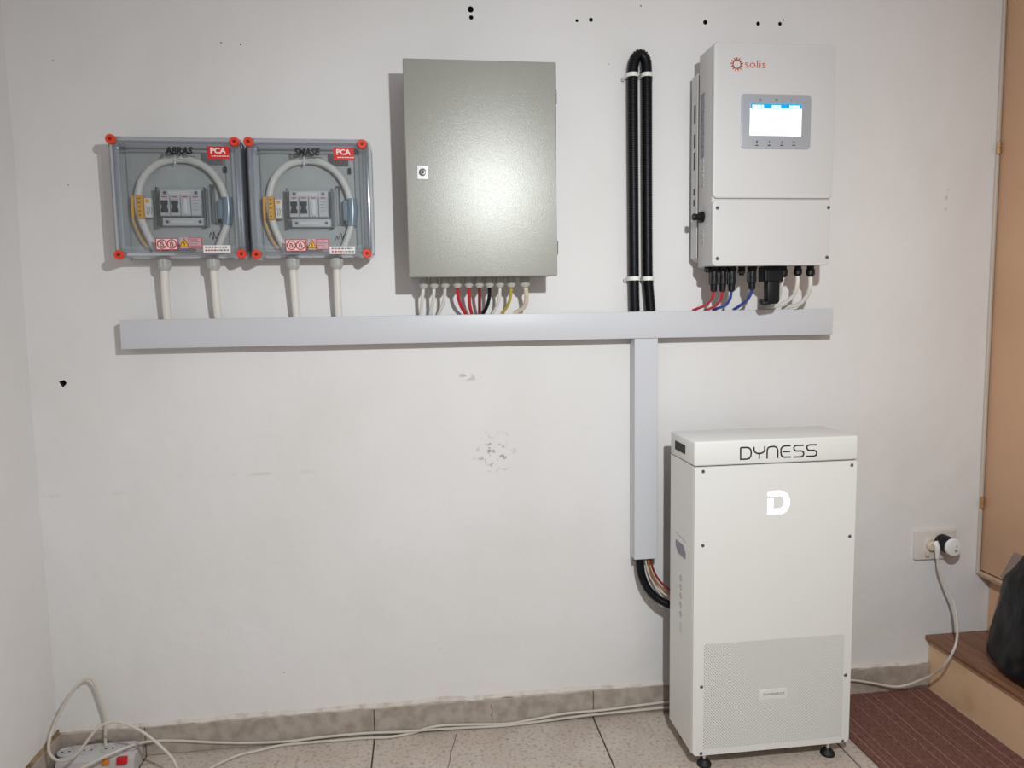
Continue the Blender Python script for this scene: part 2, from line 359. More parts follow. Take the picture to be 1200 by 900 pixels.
# left wall: slightly wavy old plaster, its corner a little uneven
b = B(); ny, nz = 30, 40; G = []
for i in range(ny+1):
    row = []
    for k in range(nz+1):
        y = .0-2.7*i/ny; z = 2.7*k/nz; x = XL+.006*noise.noise(Vector((3, y*2, z*1.6)))
        if z > 1.2: x += .008*(z-1.2)
        row.append(b.verts.new((x, y, z)))
    G.append(row)
for i in range(ny):
    for k in range(nz): b.faces.new((G[i][k], G[i][k+1], G[i+1][k+1], G[i+1][k]))
struct('wall_left', b, 'wall', True)
fl = struct('floor', one(box, -1.2, XR, -2.8, .1, -.06, -.004), 'grout')
xs = [-1.48, -.820, -.1725, .4945, 1.1575, 1.8205, 2.4]
ys = [0, -.5, -1.16, -1.82, -2.48]
def tile(bm, x0, x1, y0, y1, z0, z1): box(bm, x0, x1, y0, y1, z0, z1, .0015, 1)
for i in range(len(xs)-1):
    for j in range(len(ys)-1):
        g = .0022
        x0, x1 = max(xs[i]+g, -1.06), xs[i+1]-g
        skew = .012 if i in (2, 3) else 0
        t = obj('tile', one(tile, x0, x1, ys[j+1]+g, ys[j]-g, -.012, random.uniform(-.0004, .0004)), 'tile', fl, False)
bc = B(); cp = [PZ(x, y) for x, y in ((534.8, 860), (533, 868), (531, 875), (528, 882), (527.5, 890), (525, 899), (523, 912))]
ribbon(bc, [(p.x, p.y) for p in cp], .0016, 0, to=lambda a, c, l: (a, c, .0005+l)); obj('crack', bc, 'grout', fl, False)
bb = struct('baseboard_back', one(box, -1.055, 1.62, -.004, 0, 0, .083), 'grime')
for i in range(5):
    x0, x1 = max(xs[i], -1.055)+.0012, min(xs[i+1], 1.622)-.0012
    if x1 > x0: obj('tile', one(box, x0, x1, -.011, -.003, .0015, .086+random.uniform(-.0008, .0008), .0012, 1), 'basetile', bb, False)
bc = B(); cp = [PY(x, y, -.0115) for x, y in ((575, 826), (577, 833), (575.5, 838), (577.5, 845))]
ribbon(bc, [(p.x, p.z) for p in cp], .0012, -.0112); obj('crack', bc, 'grout', bb, False)
bb2 = struct('baseboard_left', one(box, -1.056, -1.050, -2.6, 0, 0, .084), 'grime')
for y0, y1 in ((-.012, -.5), (-.5, -1.16), (-1.16, -1.82), (-1.82, -2.48)):
    obj('tile', one(box, -1.052, -1.043, y1+.0015, y0-.0015, .0015, .088, .0012, 1), 'basetile', bb2, False)
# ragged paint and plaster along the top of the skirting
def ragged(x0, x1, z0, seed, y=0, n=260, along='x', amp=.007):
    b = B(); rings = []
    for i in range(n+1):
        x = x0+(x1-x0)*i/n
        h = z0+.006+amp*noise.noise(Vector((x*9, seed, 0)))+.003*noise.noise(Vector((x*50, seed, 2)))
        lo = z0-.004+.004*noise.noise(Vector((x*24, seed, 5))); pr = .006+.003*noise.noise(Vector((x*30, seed, 9)))
        cs = [(0, lo), (pr+.003, lo), (pr+.004, (lo+h)/2), (pr*.6, h), (0, h+.003)]
        rings.append([b.verts.new((x, y-c, z) if along == 'x' else (XL+.001+c, x, z)) for c, z in cs])
    for a, c in zip(rings, rings[1:]):
        for k in range(4): b.faces.new((a[k], c[k], c[k+1], a[k+1]))
    bmesh.ops.recalc_face_normals(b, faces=b.faces[:]); return b
obj('plaster_edge', ragged(-1.05, 1.615, .089, 1.3), 'caulk', bb)
obj('plaster_edge', ragged(-1.6, -.002, .088, 4.1, along='y', n=160), 'grime', bb2)
# right-hand door above the stair
dr = struct('door_1', one(box, XD+.002, XD+.036, -.86, -.006, .392, 2.45, .003, 2), 'door', True)
b = B(); pj = PY(1144, 672); box(b, XD-.009, XD-.001, -.010, 0, .378, 2.6, .002, 1); obj('frame', b, 'jamb', dr)
b = B(); box(b, XD-.001, XD+.03, -.86, 0, .371, .377, .001, 1); box(b, XD-.006, XD+.006, -.86, -.004, .378, .389, .002, 1); obj('bottom_rail', b, 'doortrim', dr)
for hy in (175, 587):
    p = PX(1167 if hy < 300 else 1148, hy, XD)
    h = B(); cyl(h, (XD-.006, -.012, p.z-.018), (XD-.006, -.012, p.z-.001), .0055, n=12); cyl(h, (XD-.006, -.012, p.z+.001), (XD-.006, -.012, p.z+.018), .0055, n=12)
    box(h, XD-.014, XD-.002, -.0145, -.010, p.z-.017, p.z+.017, .001, 1)
    obj('hinge', h, 'brass', dr)
wr = struct('wall_right', one(box, XD+.05, XD+.15, -2.8, 0, .37, 2.7), 'wall')
# stair
st = thing('staircase', 'low stair with worn brown wooden tread and beige riser under the tan door', 'stairs', (1.72, -.9, 0))
obj('riser', one(box, 1.622, 1.64, -1.8, -.001, 0, .166, .001, 1), 'riser', st)
obj('tread', one(box, 1.606, 1.836, -1.8, -.001, .1665, .1825, .0035, 2), 'wood', st)
obj('riser', one(box, 1.828, 1.85, -1.8, -.001, .183, .366, .001, 1), 'door', st)
tp = [PX(x, y, XD) for x, y in ((1172, 675.4), (1188, 647), (1213, 657.5), (1197, 688))]
b = B(); vs_ = [[b.verts.new((XD+.0018-d, p.y, p.z)) for p in tp] for d in (0, .0008)]
b.faces.new(vs_[0]); b.faces.new(vs_[1][::-1])
for i in range(4): b.faces.new((vs_[0][i], vs_[0][(i+1) % 4], vs_[1][(i+1) % 4], vs_[1][i]))
bmesh.ops.recalc_face_normals(b, faces=b.faces[:]); tag(obj('adhesive_tape', b, 'patch', origin=tp[0]), 'slanted taupe tape strip stuck on the tan door above the black bag', 'tape')

# rug
b = B(); nx, ny = 30, 60; G = [[b.verts.new((1.203+(1.612-1.203)*i/nx+(.0015*noise.noise(Vector((j*.3, 0, 1))) if i == 0 else 0), -.014-1.1*j/ny, .006+.0012*noise.noise(Vector((i*.3, j*.3, 0))))) for j in range(ny+1)] for i in range(nx+1)]
for i in range(nx):
    for j in range(ny): b.faces.new((G[i][j], G[i+1][j], G[i+1][j+1], G[i][j+1]))
bnd = [e for e in b.edges if e.is_boundary]; r = bmesh.ops.extrude_edge_only(b, edges=bnd)
for v in r['geom']:
    if isinstance(v, bmesh.types.BMVert): v.co.z = .0008
bmesh.ops.recalc_face_normals(b, faces=b.faces[:]); tag(obj('rug', b, 'rug', origin=(1.4, -.56, 0)), 'brown striped woven floor mat beside the stair riser', 'rug')

# ------------------------------------------------------------------ trunking
z0, z1 = 1.171, 1.2485; YT = -.052
h = thing('cable_trunking', 'long horizontal lavender-white cable duct under the wall boxes', 'cable duct', (.215, 0, z0))
obj('base', one(box, -.788, 1.218, -.022, -.0005, z0+.0015, z1-.0015), 'trunkbase', h)
obj('lid', one(box, -.796, 1.2255, YT, -.014, z0, z1, .002, 2), 'trunk', h)
tx0, tx1 = .356+.0, .4285
tx0 = PY(743.8, 400, YT).x; tx1 = PY(771.5, 400, YT).x
tb = PY(755, 655.5, YT).z
v = thing('cable_trunking', 'vertical lavender-white cable duct dropping from the horizontal duct beside the battery cabinet', 'cable duct', ((tx0+tx1)/2, 0, tb))
obj('base', one(box, tx0+.001, tx1-.001, -.020, -.0005, tb-.014, z0-.001), 'trunkbase', v)
b = B(); box(b, tx0, tx1-.001, YT, YT+.0025, tb, z0-.0005, .001, 1); box(b, tx0, tx0+.0025, YT+.002, -.012, tb, z0-.0005); box(b, tx1-.0035, tx1-.001, YT+.002, -.012, tb, z0-.0005); obj('lid', b, 'trunk', v)

# ------------------------------------------------------------------ meter boxes
def ringz(px, py): return py
def meter_box(idx, fr, mp_, name_txt, label):
    """fr: px of the four corners of the cover; mp_: maps a pixel of the first box to this one"""
    YF = -.096
    x0 = PY(fr[0], 232, YF).x-(.009 if idx == 0 else .003); x1 = PY(fr[1], 232, YF).x+(.002 if idx == 0 else 0)
    zt = PY(200, 160, YF).z+.006; zb = PY(200, 303, YF).z
    t = thing('meter_box', label, 'meter box', ((x0+x1)/2, 0, zb), 'clear electrical boxes')
    def Q(px, py, Y): return PY(*mp_(px, py), Y)
    b = B(); rrect(b, x0+.004, x1-.004, zb+.003, zt-.003, .02, -.0005, -.034, .002); obj('base', b, 'boxbase', t)
    b = B(); rrect(b, x0+.028, x1-.028, zb+.02, zt-.022, .008, -.0342, -.040, .001); obj('mounting_plate', b, 'plate', t)
    # cover: hollow tray with a stepped rim
    b = bmesh.new(); prof = [(0, -.034), (0, -.046), (.0045, -.048), (.0045, -.086), (.008, -.094), (.016, YF), (.021, YF+.001), (.024, YF-.0025), (.03, YF-.0025), (.033, YF)]
    inn = [(.033, YF+.003), (.016, YF+.003), (.0085, -.086), (.0085, -.048), (.004, -.034)]
    rings = []
    for ins, y in prof+inn:
        rings.append([b.verts.new((x, y, z)) for x, z in arc_rect(x0+ins, x1-ins, zb+ins, zt-ins, max(.022-ins, .006), 4)])
    n = len(rings[0])
    for a, c in zip(rings, rings[1:]):
        if a is rings[len(prof)-1]: continue
        for i in range(n): b.faces.new((a[i], a[(i+1) % n], c[(i+1) % n], c[i]))
    for f in b.faces: f.material_index = 1
    b.faces.new(rings[len(prof)-1]); b.faces.new(rings[len(prof)][::-1])
    for i in range(n): b.faces.new((rings[-1][i], rings[-1][(i+1) % n], rings[0][(i+1) % n], rings[0][i]))
    bmesh.ops.recalc_face_normals(b, faces=b.faces[:]); obj('cover', b, ['clear', 'clear_edge'], t)
    # strengthening ribs moulded along the inner sides
    b = B()
    for xx in (x0+.013, x0+.021, x1-.013, x1-.021):
        cyl(b, (xx, -.07, zb+.026), (xx, -.07, zt-.026), .0028, n=8); cyl(b, (xx, -.088, zb+.03), (xx, -.088, zt-.03), .0016, n=8)
    for zz in (zt-.013, zt-.021, zb+.012):
        cyl(b, (x0+.03, -.085, zz), (x1-.03, -.085, zz), .0018, n=8)
    obj('ribs', b, 'clear_rib', t)
    for k, (px, py) in enumerate(fr[2]):
        p = PY(px, py, YF-.01); p.x = min(max(p.x, x0+.004), x1-.004)
        b = B(); cyl(b, (p.x, -.036, p.z), (p.x, YF-.002, p.z), .0125, n=16); obj('corner_post', b, 'clear_rib', t)
        b = B(); lathe(b, (p.x, YF-.002, p.z), (0, -1, 0), [(0, .0122), (.006, .0122), (.0085, .0105), (.0085, .005), (.005, .0045)], 20); c = obj('screw_cap', b, 'redplug', t)
        b = B(); cyl(b, (p.x, YF-.0075, p.z), (p.x, YF-.0066, p.z), .0042, n=10); obj('recess', b, 'darkred', c)
    # cable ring
    path = [(187, 300), (180, 288), (170, 268), (163, 248), (162, 228), (168, 208), (183, 193), (203, 187), (224, 188), (244, 198), (257, 214), (264, 232), (267, 250), (265, 266), (260, 280), (255, 292)]
    P = [Q(x, y, -.056) for x, y in path]; P[0].z = max(P[0].z, zb+.012); P[-1].z = max(P[-1].z, zb+.02)
    b = B(); tube(b, P, .0095, 14); obj('cable_ring', b, 'cable', t)
    # amber tag, wire and white connector
    a0 = Q(159.5, 228.5, -.070); a1 = Q(168, 256, -.070)
    b = B(); box(b, a0.x, a1.x, -.071, -.0475, a1.z, a0.z, .001, 1)
    for k in range(5):
        zz = a0.z-(k+.8)*(a0.z-a1.z)/5.6; box(b, a0.x+.004, a1.x-.005, -.0714, -.0709, zz-.0012, zz+.0012, mi=1)
    obj('marker_tag', b, ['amber', 'marker'], t)
    b = B(); tube(b, [Q(x, y, -.06) for x, y in ((158, 229), (154.5, 240), (156, 256), (160, 268), (166, 280), (174, 290))], .0022, 8)
    a2 = Q(153, 229, -.06); a3 = Q(157.5, 254, -.06); box(b, a2.x, a3.x, -.062, -.058, a3.z, a2.z, .001, 1); obj('amber_wire', b, 'amber', t)
    a0 = Q(168.5, 232, -.06); a1 = Q(178.5, 255, -.06)
    b = B(); box(b, a0.x, a1.x, -.062, -.041, a1.z, a0.z, .002, 2); box(b, a0.x+.004, a1.x-.004, -.0626, -.0618, a0.z-.012, a0.z-.004, mi=2)
    for k in range(3):
        ribbon(b, [(a0.x+.006+k*.005, a1.z+.008), (a0.x+.009+k*.005, a1.z+.02), (a0.x+.006+k*.005, a1.z+.028)], .0014, -.0621, mi=1)
    obj('terminal_block', b, ['white', 'greyink', 'amber'], t)
    # breakers on their rail
    a0 = Q(186.5, 222, -.06); a1 = Q(237, 253.5, -.06)
    mods = thing_part('breaker_block', t, [lambda b: box(b, a0.x, a1.x, -.058, -.041, a1.z, a0.z, .0015, 2)], 'breaker')
    wdt = (a1.x-a0.x)/4
    for k in range(4):
        b = B(); xx = a0.x+k*wdt; box(b, xx+.0008, xx+wdt-.0008, -.066, -.0575, a1.z+.001, a0.z-.016, .0012, 1)
        mt = ['breaker', 'print_red', 'greyink']
        box(b, xx+.006, xx+wdt-.006, -.0664, -.0658, a0.z-.021, a0.z-.0185, mi=1)
        if k == 3:
            for q in range(4): box(b, xx+.005, xx+wdt-.005-.003*(q % 2), -.0664, -.0658, a0.z-.030-.008*q, a0.z-.0288-.008*q, mi=2)
        obj('breaker_module', b, mt, mods)
        if k < 2:
            b = B(); cxm = xx+wdt/2; zc = (a1.z+a0.z-.016)/2-.002; hh = .0155; ww = .0085
            prism_y(b, [(cxm+ww, zc-hh), (cxm+ww, zc-.006), (cxm+ww*.72, zc-.003), (cxm+ww*.72, zc+.003), (cxm+ww, zc+.006), (cxm+ww, zc+hh), (cxm-ww, zc+hh), (cxm-ww, zc+.006), (cxm-ww*.72, zc+.003), (cxm-ww*.72, zc-.003), (cxm-ww, zc-.006), (cxm-ww, zc-hh)], -.065, -.0705)
            obj('toggle', b, 'black', mods, False)
        if k == 2:
            b = B(); box(b, xx+wdt*.3, xx+wdt*.7, -.0705, -.0655, a1.z+.004, a0.z-.024, .0015, 2); obj('toggle', b, 'white', mods)
    for xx in (a0.x+.013, a1.x-.013):
        b = B(); lathe(b, (xx, -.0575, a0.z-.008), (0, -1, 0), [(0, .0045), (.002, .0045), (.002, .003), (.0008, .003)], 12); obj('terminal_screw', b, 'steel', mods)
    b = B(); box(b, a0.x+.022, a1.x-.028, -.0586, -.0578, a0.z-.013, a0.z-.004); obj('name_strip', b, 'sticker_white', mods)
    c0 = Q(190, 255, -.06); c1 = Q(241, 264.5, -.06)
    b = B(); box(b, c0.x, c1.x, -.058, -.041, c1.z, c0.z, .0015, 2); box(b, c0.x+.022, c1.x-.032, -.0586, -.0578, c1.z+.007, c0.z-.007, mi=1); lb = obj('terminal_cover', b, ['breaker', 'sticker_white'], t)
    for xx in (c0.x+.012, c1.x-.014):
        b = B(); lathe(b, (xx, -.0575, (c0.z+c1.z)/2), (0, -1, 0), [(0, .0042), (.002, .0042), (.002, .0028), (.0008, .0028)], 12); obj('terminal_screw', b, 'steel', lb)
    b = B(); box(b, a0.x-.004, c1.x+.006, -.079, -.0775, c1.z-.002, a0.z+.004, .0005, 1); box(b, c1.x+.003, c1.x+.006, -.078, -.042, c1.z-.002, a0.z+.004, .001, 1); box(b, a0.x-.004, a0.x-.002, -.078, -.042, c1.z-.002, a0.z+.004); obj('guard', b, 'guard', t)
    # bluish cable clamp on the right of the ring
    a0 = Q(254, 232, -.066); a1 = Q(272.5, 263, -.066)
    b = B(); box(b, a0.x, a1.x-.014, -.060, -.041, a1.z+.004, a0.z-.001, .003, 2)
    tube(b, [Q(266, 231.5, -.056), Q(267.2, 247, -.056), Q(266, 263.5, -.056)], .0135, 14)
    obj('cable_clamp', b, 'strap', t)
    b = B(); p = Q(257, 258.5, -.0665); box(b, p.x-.003, p.x+.004, -.066, -.058, p.z-.005, p.z+.004, .0005, 1); obj('clip', b, 'ink', t); b = B(); p = Q(263.5, 198, -.05); box(b, p.x-.004, p.x+.003, -.05, -.041, p.z-.009, p.z+.006); obj('clip', b, 'ink', t)
    b = B(); a2 = Q(246, 217, -.05); a3 = Q(253, 262, -.05); box(b, a2.x, a3.x, -.06, -.041, a3.z, a2.z, .001, 1); obj('spacer', b, 'guard', t)
    b = B(); p = Q(206.5, 187, -.056); lathe(b, (p.x, -.042, p.z), (0, -1, 0), [(0, .003), (.024, .003), (.026, .005), (.029, .004)], 10); box(b, p.x-.002, p.x+.002, -.067, -.0655, p.z-.014, p.z+.014); obj('cable_tie', b, 'white', t)
    # stickers and writing on the cover
    ys_ = YF-.0026
    def rect(px0, py0, px1, py1, mk, y=ys_, name='sticker', extra=None, mats=None):
        a = Q(px0, py0, y); c = Q(px1, py1, y); b = B(); box(b, a.x, c.x, y-.0004, y+.0002, c.z, a.z)
        if extra: extra(b, a, c, y-.0004)
        return obj(name, b, mats or mk, t, False)
    def pca(b, a, c, y):
        text(b, 'PCA', a.x+.008, c.z+.0145, .0135, y, c.x-a.x-.016, mi=1, bold=.0006)
        for q in range(7): box(b, a.x+.010+q*.0064, a.x+.0145+q*.0064, y-.0003, y, c.z+.006, c.z+.0085, mi=1)
    rect(242.5, 171.5, 269, 186.5, 0, extra=pca, mats=['sticker_red', 'sticker_white'], name='brand_sticker')
    def forbid(b, a, c, y):
        for q in (.27, .73):
            cx = a.x+(c.x-a.x)*q; cz = (a.z+c.z)/2; r = (a.z-c.z)*.38
            ribbon(b, arcp(cx, cz, r, 0, 360, 24)[:-1], .0026, y, mi=1, closed=True)
            ribbon(b, [(cx-r*.3, cz-r*.5), (cx-r*.35, cz), (cx, cz+r*.55), (cx+r*.35, cz), (cx+r*.2, cz-r*.5)], .0016, y, mi=2, closed=True)
            ribbon(b, [(cx-r*.7, cz+r*.7), (cx+r*.7, cz-r*.7)], .0016, y-.0002, mi=1)
        for s0, s1 in (((a.x, a.z), (c.x, a.z)), ((a.x, c.z), (c.x, c.z)), ((a.x, a.z), (a.x, c.z)), ((c.x, a.z), (c.x, c.z))): ribbon(b, [s0, s1], .0018, y, mi=1)
    rect(182.5, 279.5, 208.5, 292.5, 0, extra=forbid, mats=['sticker_pink', 'print_red', 'ink'], name='prohibition_sticker', y=ys_)
    def warn(b, a, c, y):
        w_ = c.x-a.x; hh = a.z-c.z; cx = a.x+w_*.2
        prism_y(b, [(cx-hh*.42, c.z+hh*.15), (cx+hh*.42, c.z+hh*.15), (cx, c.z+hh*.9)], y, y-.0003, mi=1)
        ribbon(b, [(cx-hh*.42, c.z+hh*.15), (cx+hh*.42, c.z+hh*.15), (cx, c.z+hh*.9)], .0012, y-.0003, mi=3, closed=True)
        ribbon(b, [(cx+.001, c.z+hh*.7), (cx-.0015, c.z+hh*.45), (cx+.0015, c.z+hh*.45), (cx-.0005, c.z+hh*.22)], .0012, y-.0003, mi=3)
        for q in range(4):
            box(b, a.x+w_*.44, c.x-.004-.006*(q % 2), y-.0003, y, c.z+hh*(.2+.19*q), c.z+hh*(.26+.19*q), mi=2 if q in (0, 3) else 4)
        x_ = a.x+w_*.4; ribbon(b, [(x_, c.z+.001), (c.x, c.z+.001), (c.x, a.z-.001), (x_, a.z-.001)], .0013, y, mi=2, closed=True)
    rect(210.5, 278.5, 237, 291, 0, extra=warn, mats=['sticker_mauve', 'print_yellow', 'print_red', 'ink', 'greyink'], name='warning_sticker', y=ys_)
    def lines(b, a, c, y):
        hh = a.z-c.z
        for r_i in (.62, .22):
            x = a.x+.005
            while x < c.x-.008:
                l = random.uniform(.003, .008); box(b, x, x+l, y-.0003, y, c.z+hh*r_i, c.z+hh*(r_i+.2), mi=2 if (r_i < .5 and x < a.x+.03) else 1); x += l+.0022
    rect(238, 287.5, 270.5, 296, 0, extra=lines, mats=['sticker_white', 'greyink', 'print_red'], name='rating_sticker')
    p = Q(193, 180, ys_); p2 = Q(226, 180, ys_)
    b = B(); text(b, name_txt, p.x, p.z, .0165, ys_, p2.x-p.x, shear=.15, bold=.0011)
    ribbon(b, [(p.x-.004, p.z-.005), (p.x+.02, p.z-.002), (p2.x+.004, p.z-.007)], .0012, ys_); obj('marker_writing', b, 'ink', t, False)
    b = B(); g0 = Q(246, 279, -.0405)
    rr_ = random.Random(3+idx); q0 = [(g0.x+k*.0042+rr_.uniform(-.002, .002), g0.z+(k % 2)*.012+rr_.uniform(-.004, .006)) for k in range(10)]
    sp = [(v_.x, v_.z) for v_ in spline([Vector((a_, 0, c_)) for a_, c_ in q0], .002)]; ribbon(b, sp, .0017, -.0406); obj('scribble', b, 'ink', t, False)
    # glands underneath and their cables
    return t, zb
def thing_part(name, parent, fns, mk):
    b = B()
    for f in fns: f(b)
    return obj(name, b, mk, parent)
def gland(parent, x, y, ztop, r, mk='gland', hgt=.026, n=18):
    b = B(); lathe(b, (x, y, ztop), (0, 0, -1), [(-.002, r*.9), (.004, r*.9), (.0045, r), (hgt*.42, r), (hgt*.44, r*1.02), (hgt*.8, r*.96), (hgt, r*.7)], n)
    for k in range(n):
        a = 2*math.pi*k/n; cyl(b, (x+r*math.cos(a), y+r*math.sin(a), ztop-.005), (x+r*.97*math.cos(a), y+r*.97*math.sin(a), ztop-hgt*.8), r*.07, n=4)
    return obj('gland', b, mk, parent)
def cable(name, pts, r, mk, label, cat='cable', group=None, step=.006, n=10, extra=None):
    b = B(); tube(b, pts, r, n, step)
    o = obj(name, b, mk, origin=pts[-1]); return tag(o, label, cat, group)
tops = [(128.5, 162.3), (274, 165.5), (138.5, 298.5), (282.5, 297.5)]
mb1, zb1 = meter_box(0, (131.2, 287.3, tops), lambda x, y: (x, y), 'A8RAS', 'left one of the two clear-covered meter boxes, with orange-red corner caps')
mb2, zb2 = meter_box(1, (289.5, 437.0, [(290.5, 165.5), (424, 168.5), (300, 298), (430, 297)]), lambda x, y: (314+(x-160)*.925, y+1.5), 'SMASE', 'right one of the two clear-covered meter boxes, with orange-red corner caps')
for t, gx, cx, nm in ((mb1, 193, 196, 'first'), (mb1, 250.5, 255.5, 'second'), (mb2, 343.5, 347.5, 'third'), (mb2, 394.8, 397, 'fourth')):
    p = PY(gx, 318, -.055); gland(t, p.x, -.055, zb1+.0035, .0165, hgt=.032)
    q = PY(cx, 373, -.034)
    cable('cable', [(p.x, -.055, zb1-.024), (p.x*.62+q.x*.38, -.050, zb1-.060), (p.x*.22+q.x*.78, -.041, 1.285), (q.x, -.034, z1+.001)], .0105, 'cable', nm+' from the left of four thick white cables between meter boxes and duct', group='white cables from the meter boxes')

# ------------------------------------------------------------------ steel cabinet
YC = -.156
a = PY(471.5, 67, YC); c = PY(650.3, 70, YC); d = PY(566, 324.2, YC)
x0, x1, zt, zb = a.x, c.x+.001, PY(560, 70.3, YC).z, d.z
cb = thing('electrical_cabinet', 'grey hammered-finish steel cabinet with small lock above the cable duct', 'cabinet', ((x0+x1)/2, 0, zb))
obj('body', one(box, x0+.004, x1-.004, YC+.02, -.0005, zb+.004, zt-.004, .002, 2), 'cab', cb)
dd = obj('door', one(box, x0, x1, YC, YC+.018, zb, zt, .003, 3), 'cab', cb)
for hy in (112, 290):
    p = PY(650, hy, YC); obj('hinge', one(cyl, (x1+.0015, YC+.012, p.z-.018), (x1+.0015, YC+.012, p.z+.018), .0035, n=12), 'steel', cb)
a = PY(488.6, 193.8, YC); c = PY(502, 210.2, YC)
lk = obj('lock_plate', one(box, a.x, c.x, YC-.0015, YC+.001, c.z, a.z, .0008, 1), 'chrome', dd)
mx_, mz_ = (a.x+c.x)/2, (a.z+c.z)/2
b = B(); lathe(b, (mx_, YC-.0015, mz_), (0, -1, 0), [(0, .0095), (.004, .0092), (.005, .0075), (.005, .005), (.002, .0045)], 20); obj('lock_cylinder', b, 'steel', cb)
b = B(); cyl(b, (mx_, YC-.004, mz_), (mx_, YC-.0062, mz_), .003, n=12); box(b, mx_, mx_+.005, YC-.0062, YC-.004, mz_-.001, mz_+.001); obj('key_slot', b, 'ink', cb)
cabl = [(496.4, 'cable', [(495.5, 345), (494, 358), (493, 370)], .0048, 'first from the left of the white cables under the grey cabinet'),
 (508.7, 'cable', [(508.3, 345), (506.5, 358), (504, 370)], .0048, 'second white cable from the left under the grey cabinet, blue tape at its foot'),
 (521.7, 'cable', [(521, 346), (518.5, 358), (513.5, 370)], .0045, 'third white cable from the left under the grey cabinet, curving left'),
 (536, 'red', [(536.8, 346), (540, 358), (546, 370)], .0050, 'leftmost red cable under the grey cabinet, curving right'),
 (549.4, 'red', [(549.8, 346), (550.5, 358), (553, 370)], .0050, 'middle of the three red cables under the grey cabinet'),
 (561.8, 'darkred', [(562, 346), (562, 358), (562, 370)], .0046, 'rightmost red cable under the grey cabinet, beside the black one'),
 (573.5, 'black', [(573.5, 346), (571, 358), (566, 370)], .0050, 'single black cable under the grey cabinet'),
 (585.8, 'cable', [(585.5, 346), (582.5, 358), (577, 370)], .0042, 'white cable between the black and the yellow cable under the grey cabinet'),
 (599, 'yellow', [(598.5, 346), (595, 358), (588, 370)], .0042, 'yellow-green cable under the grey cabinet'),
 (615, 'cream', [(617, 348), (614, 360), (603, 369.5)], .0062, 'thick cream cable at the right end under the grey cabinet')]
for k, (gx, mk, pts, r, lab) in enumerate(cabl):
    YG = -.085; p = PY(gx, 332, YG); big = k == 9
    gland(cb, p.x, YG, zb+.0035, .0138 if big else .0118, hgt=.030)
    L = [Vector((p.x, YG, zb-.016))]+[PY(x, y, Y) for (x, y), Y in zip(pts, (-.075, -.055, -.035))]; L[-1].z = z1+.001
    cable('cable', L, r, mk, lab, group='cables under the grey cabinet')
    if k == 1:
        q = L[-1]; tag(obj('tape_wrap', one(cyl, q+Vector((.0005, 0, .0005)), q+Vector((.0015, -.003, .009)), .0056, n=12), 'bluetape', origin=q), 'pale blue tape wrapped round a white cable at the duct edge', 'tape')

# ------------------------------------------------------------------ black corrugated loop and clips
R_ = .0146; YH = -.030
pl = [PY(x, y, YH) for x, y in ((744.0, 369), (743.3, 345), (742.8, 300), (742.0, 200), (741.3, 110), (741.5, 86), (742.8, 73), (747, 65.5), (752.5, 65), (756.6, 71), (757.8, 86), (758.0, 110), (758.3, 200), (758.9, 300), (759.6, 330), (762.6, 369))]
pl[0].z = pl[-1].z = z1+.001
b = B(); tube(b, pl, R_, 16, .0013, corr=.0011); tag(obj('corrugated_pipe', b, 'hose', origin=(.38, YH, z1)), 'tall black corrugated pipe bent in a narrow upside-down U above the duct', 'pipe')
for py, l0, l1, nm in ((88.5, 740.9, 758, 'upper'), (326.5, 743.2, 759.4, 'lower')):
    for px, sd, s in ((l0, 'left', -1), (l1, 'right', 1)):
        p = PY(px, py, YH); rr = R_+.0025
        t = thing('pipe_clip', f'{nm} white clip on the {sd} leg of the black pipe loop', 'clip', (p.x, 0, p.z), 'white clips on the black pipe')
        b = bmesh.new(); prof = [(-rr, 0.0)]+[(rr*math.cos(math.radians(180-180*k/12)), YH-rr*math.sin(math.radians(180-180*k/12))) for k in range(13)]+[(rr, 0.0)]
        inn = [(-rr+.0022, 0.0)]+[((rr-.0022)*math.cos(math.radians(180-180*k/12)), YH-(rr-.0022)*math.sin(math.radians(180-180*k/12))) for k in range(13)]+[(rr-.0022, 0.0)]
        hh = .0055; V = [[b.verts.new((p.x+x, y, p.z+z)) for x, y in S] for S in (prof, inn) for z in (hh, -hh)]
        for i in range(len(prof)-1):
            for s0, s1 in ((0, 1), (1, 3), (3, 2), (2, 0)): b.faces.new((V[s0][i], V[s0][i+1], V[s1][i+1], V[s1][i]))
        bmesh.ops.recalc_face_normals(b, faces=b.faces[:]); obj('strap', b, 'white', t)
        b = B(); ex = p.x+s*(rr+.0035); box(b, ex-.0045, ex+.0045, -.009, -.0005, p.z-.0095, p.z+.002, .002, 2); cyl(b, (ex, -.009, p.z-.004), (ex, -.011, p.z-.004), .0025, n=10); obj('nail_ear', b, 'gland', t)

# ------------------------------------------------------------------ inverter
YI = -.195
a = PY(837, 50, YI); c = PY(978.3, 130, YI); d = PY(905, 311.3, YI)
x0 = PY(835.9, 180, YI).x; x1 = PY(977, 180, YI).x; zt = PY(905, 50, YI).z; zb = d.z
iv = thing('inverter', 'white wall-mounted inverter with lit display and sun logo', 'inverter', ((x0+x1)/2, 0, zb))
obj('body', one(box, x0+.001, x1-.002, -.186, -.088, zb+.002, zt-.003, .004, 3), 'inv', iv)
b = B(); YS = -.0835
box(b, x0+.003, x1-.012, YS+.006, -.034, zb+.02, zt-.045, .01, 3)
for k in range(20): box(b, x0-.004+.010+k*.0165, x0+.002+.010+k*.0165, -.08, -.032, zb+.03, zt-.05, mi=0)
obj('heat_sink', b, 'heatsink', iv)
b = B(); box(b, x0+.001, x0+.0035, -.078, -.034, zb+.03, zt-.045, .0008, 1); obj('bracket', b, 'inv', iv)
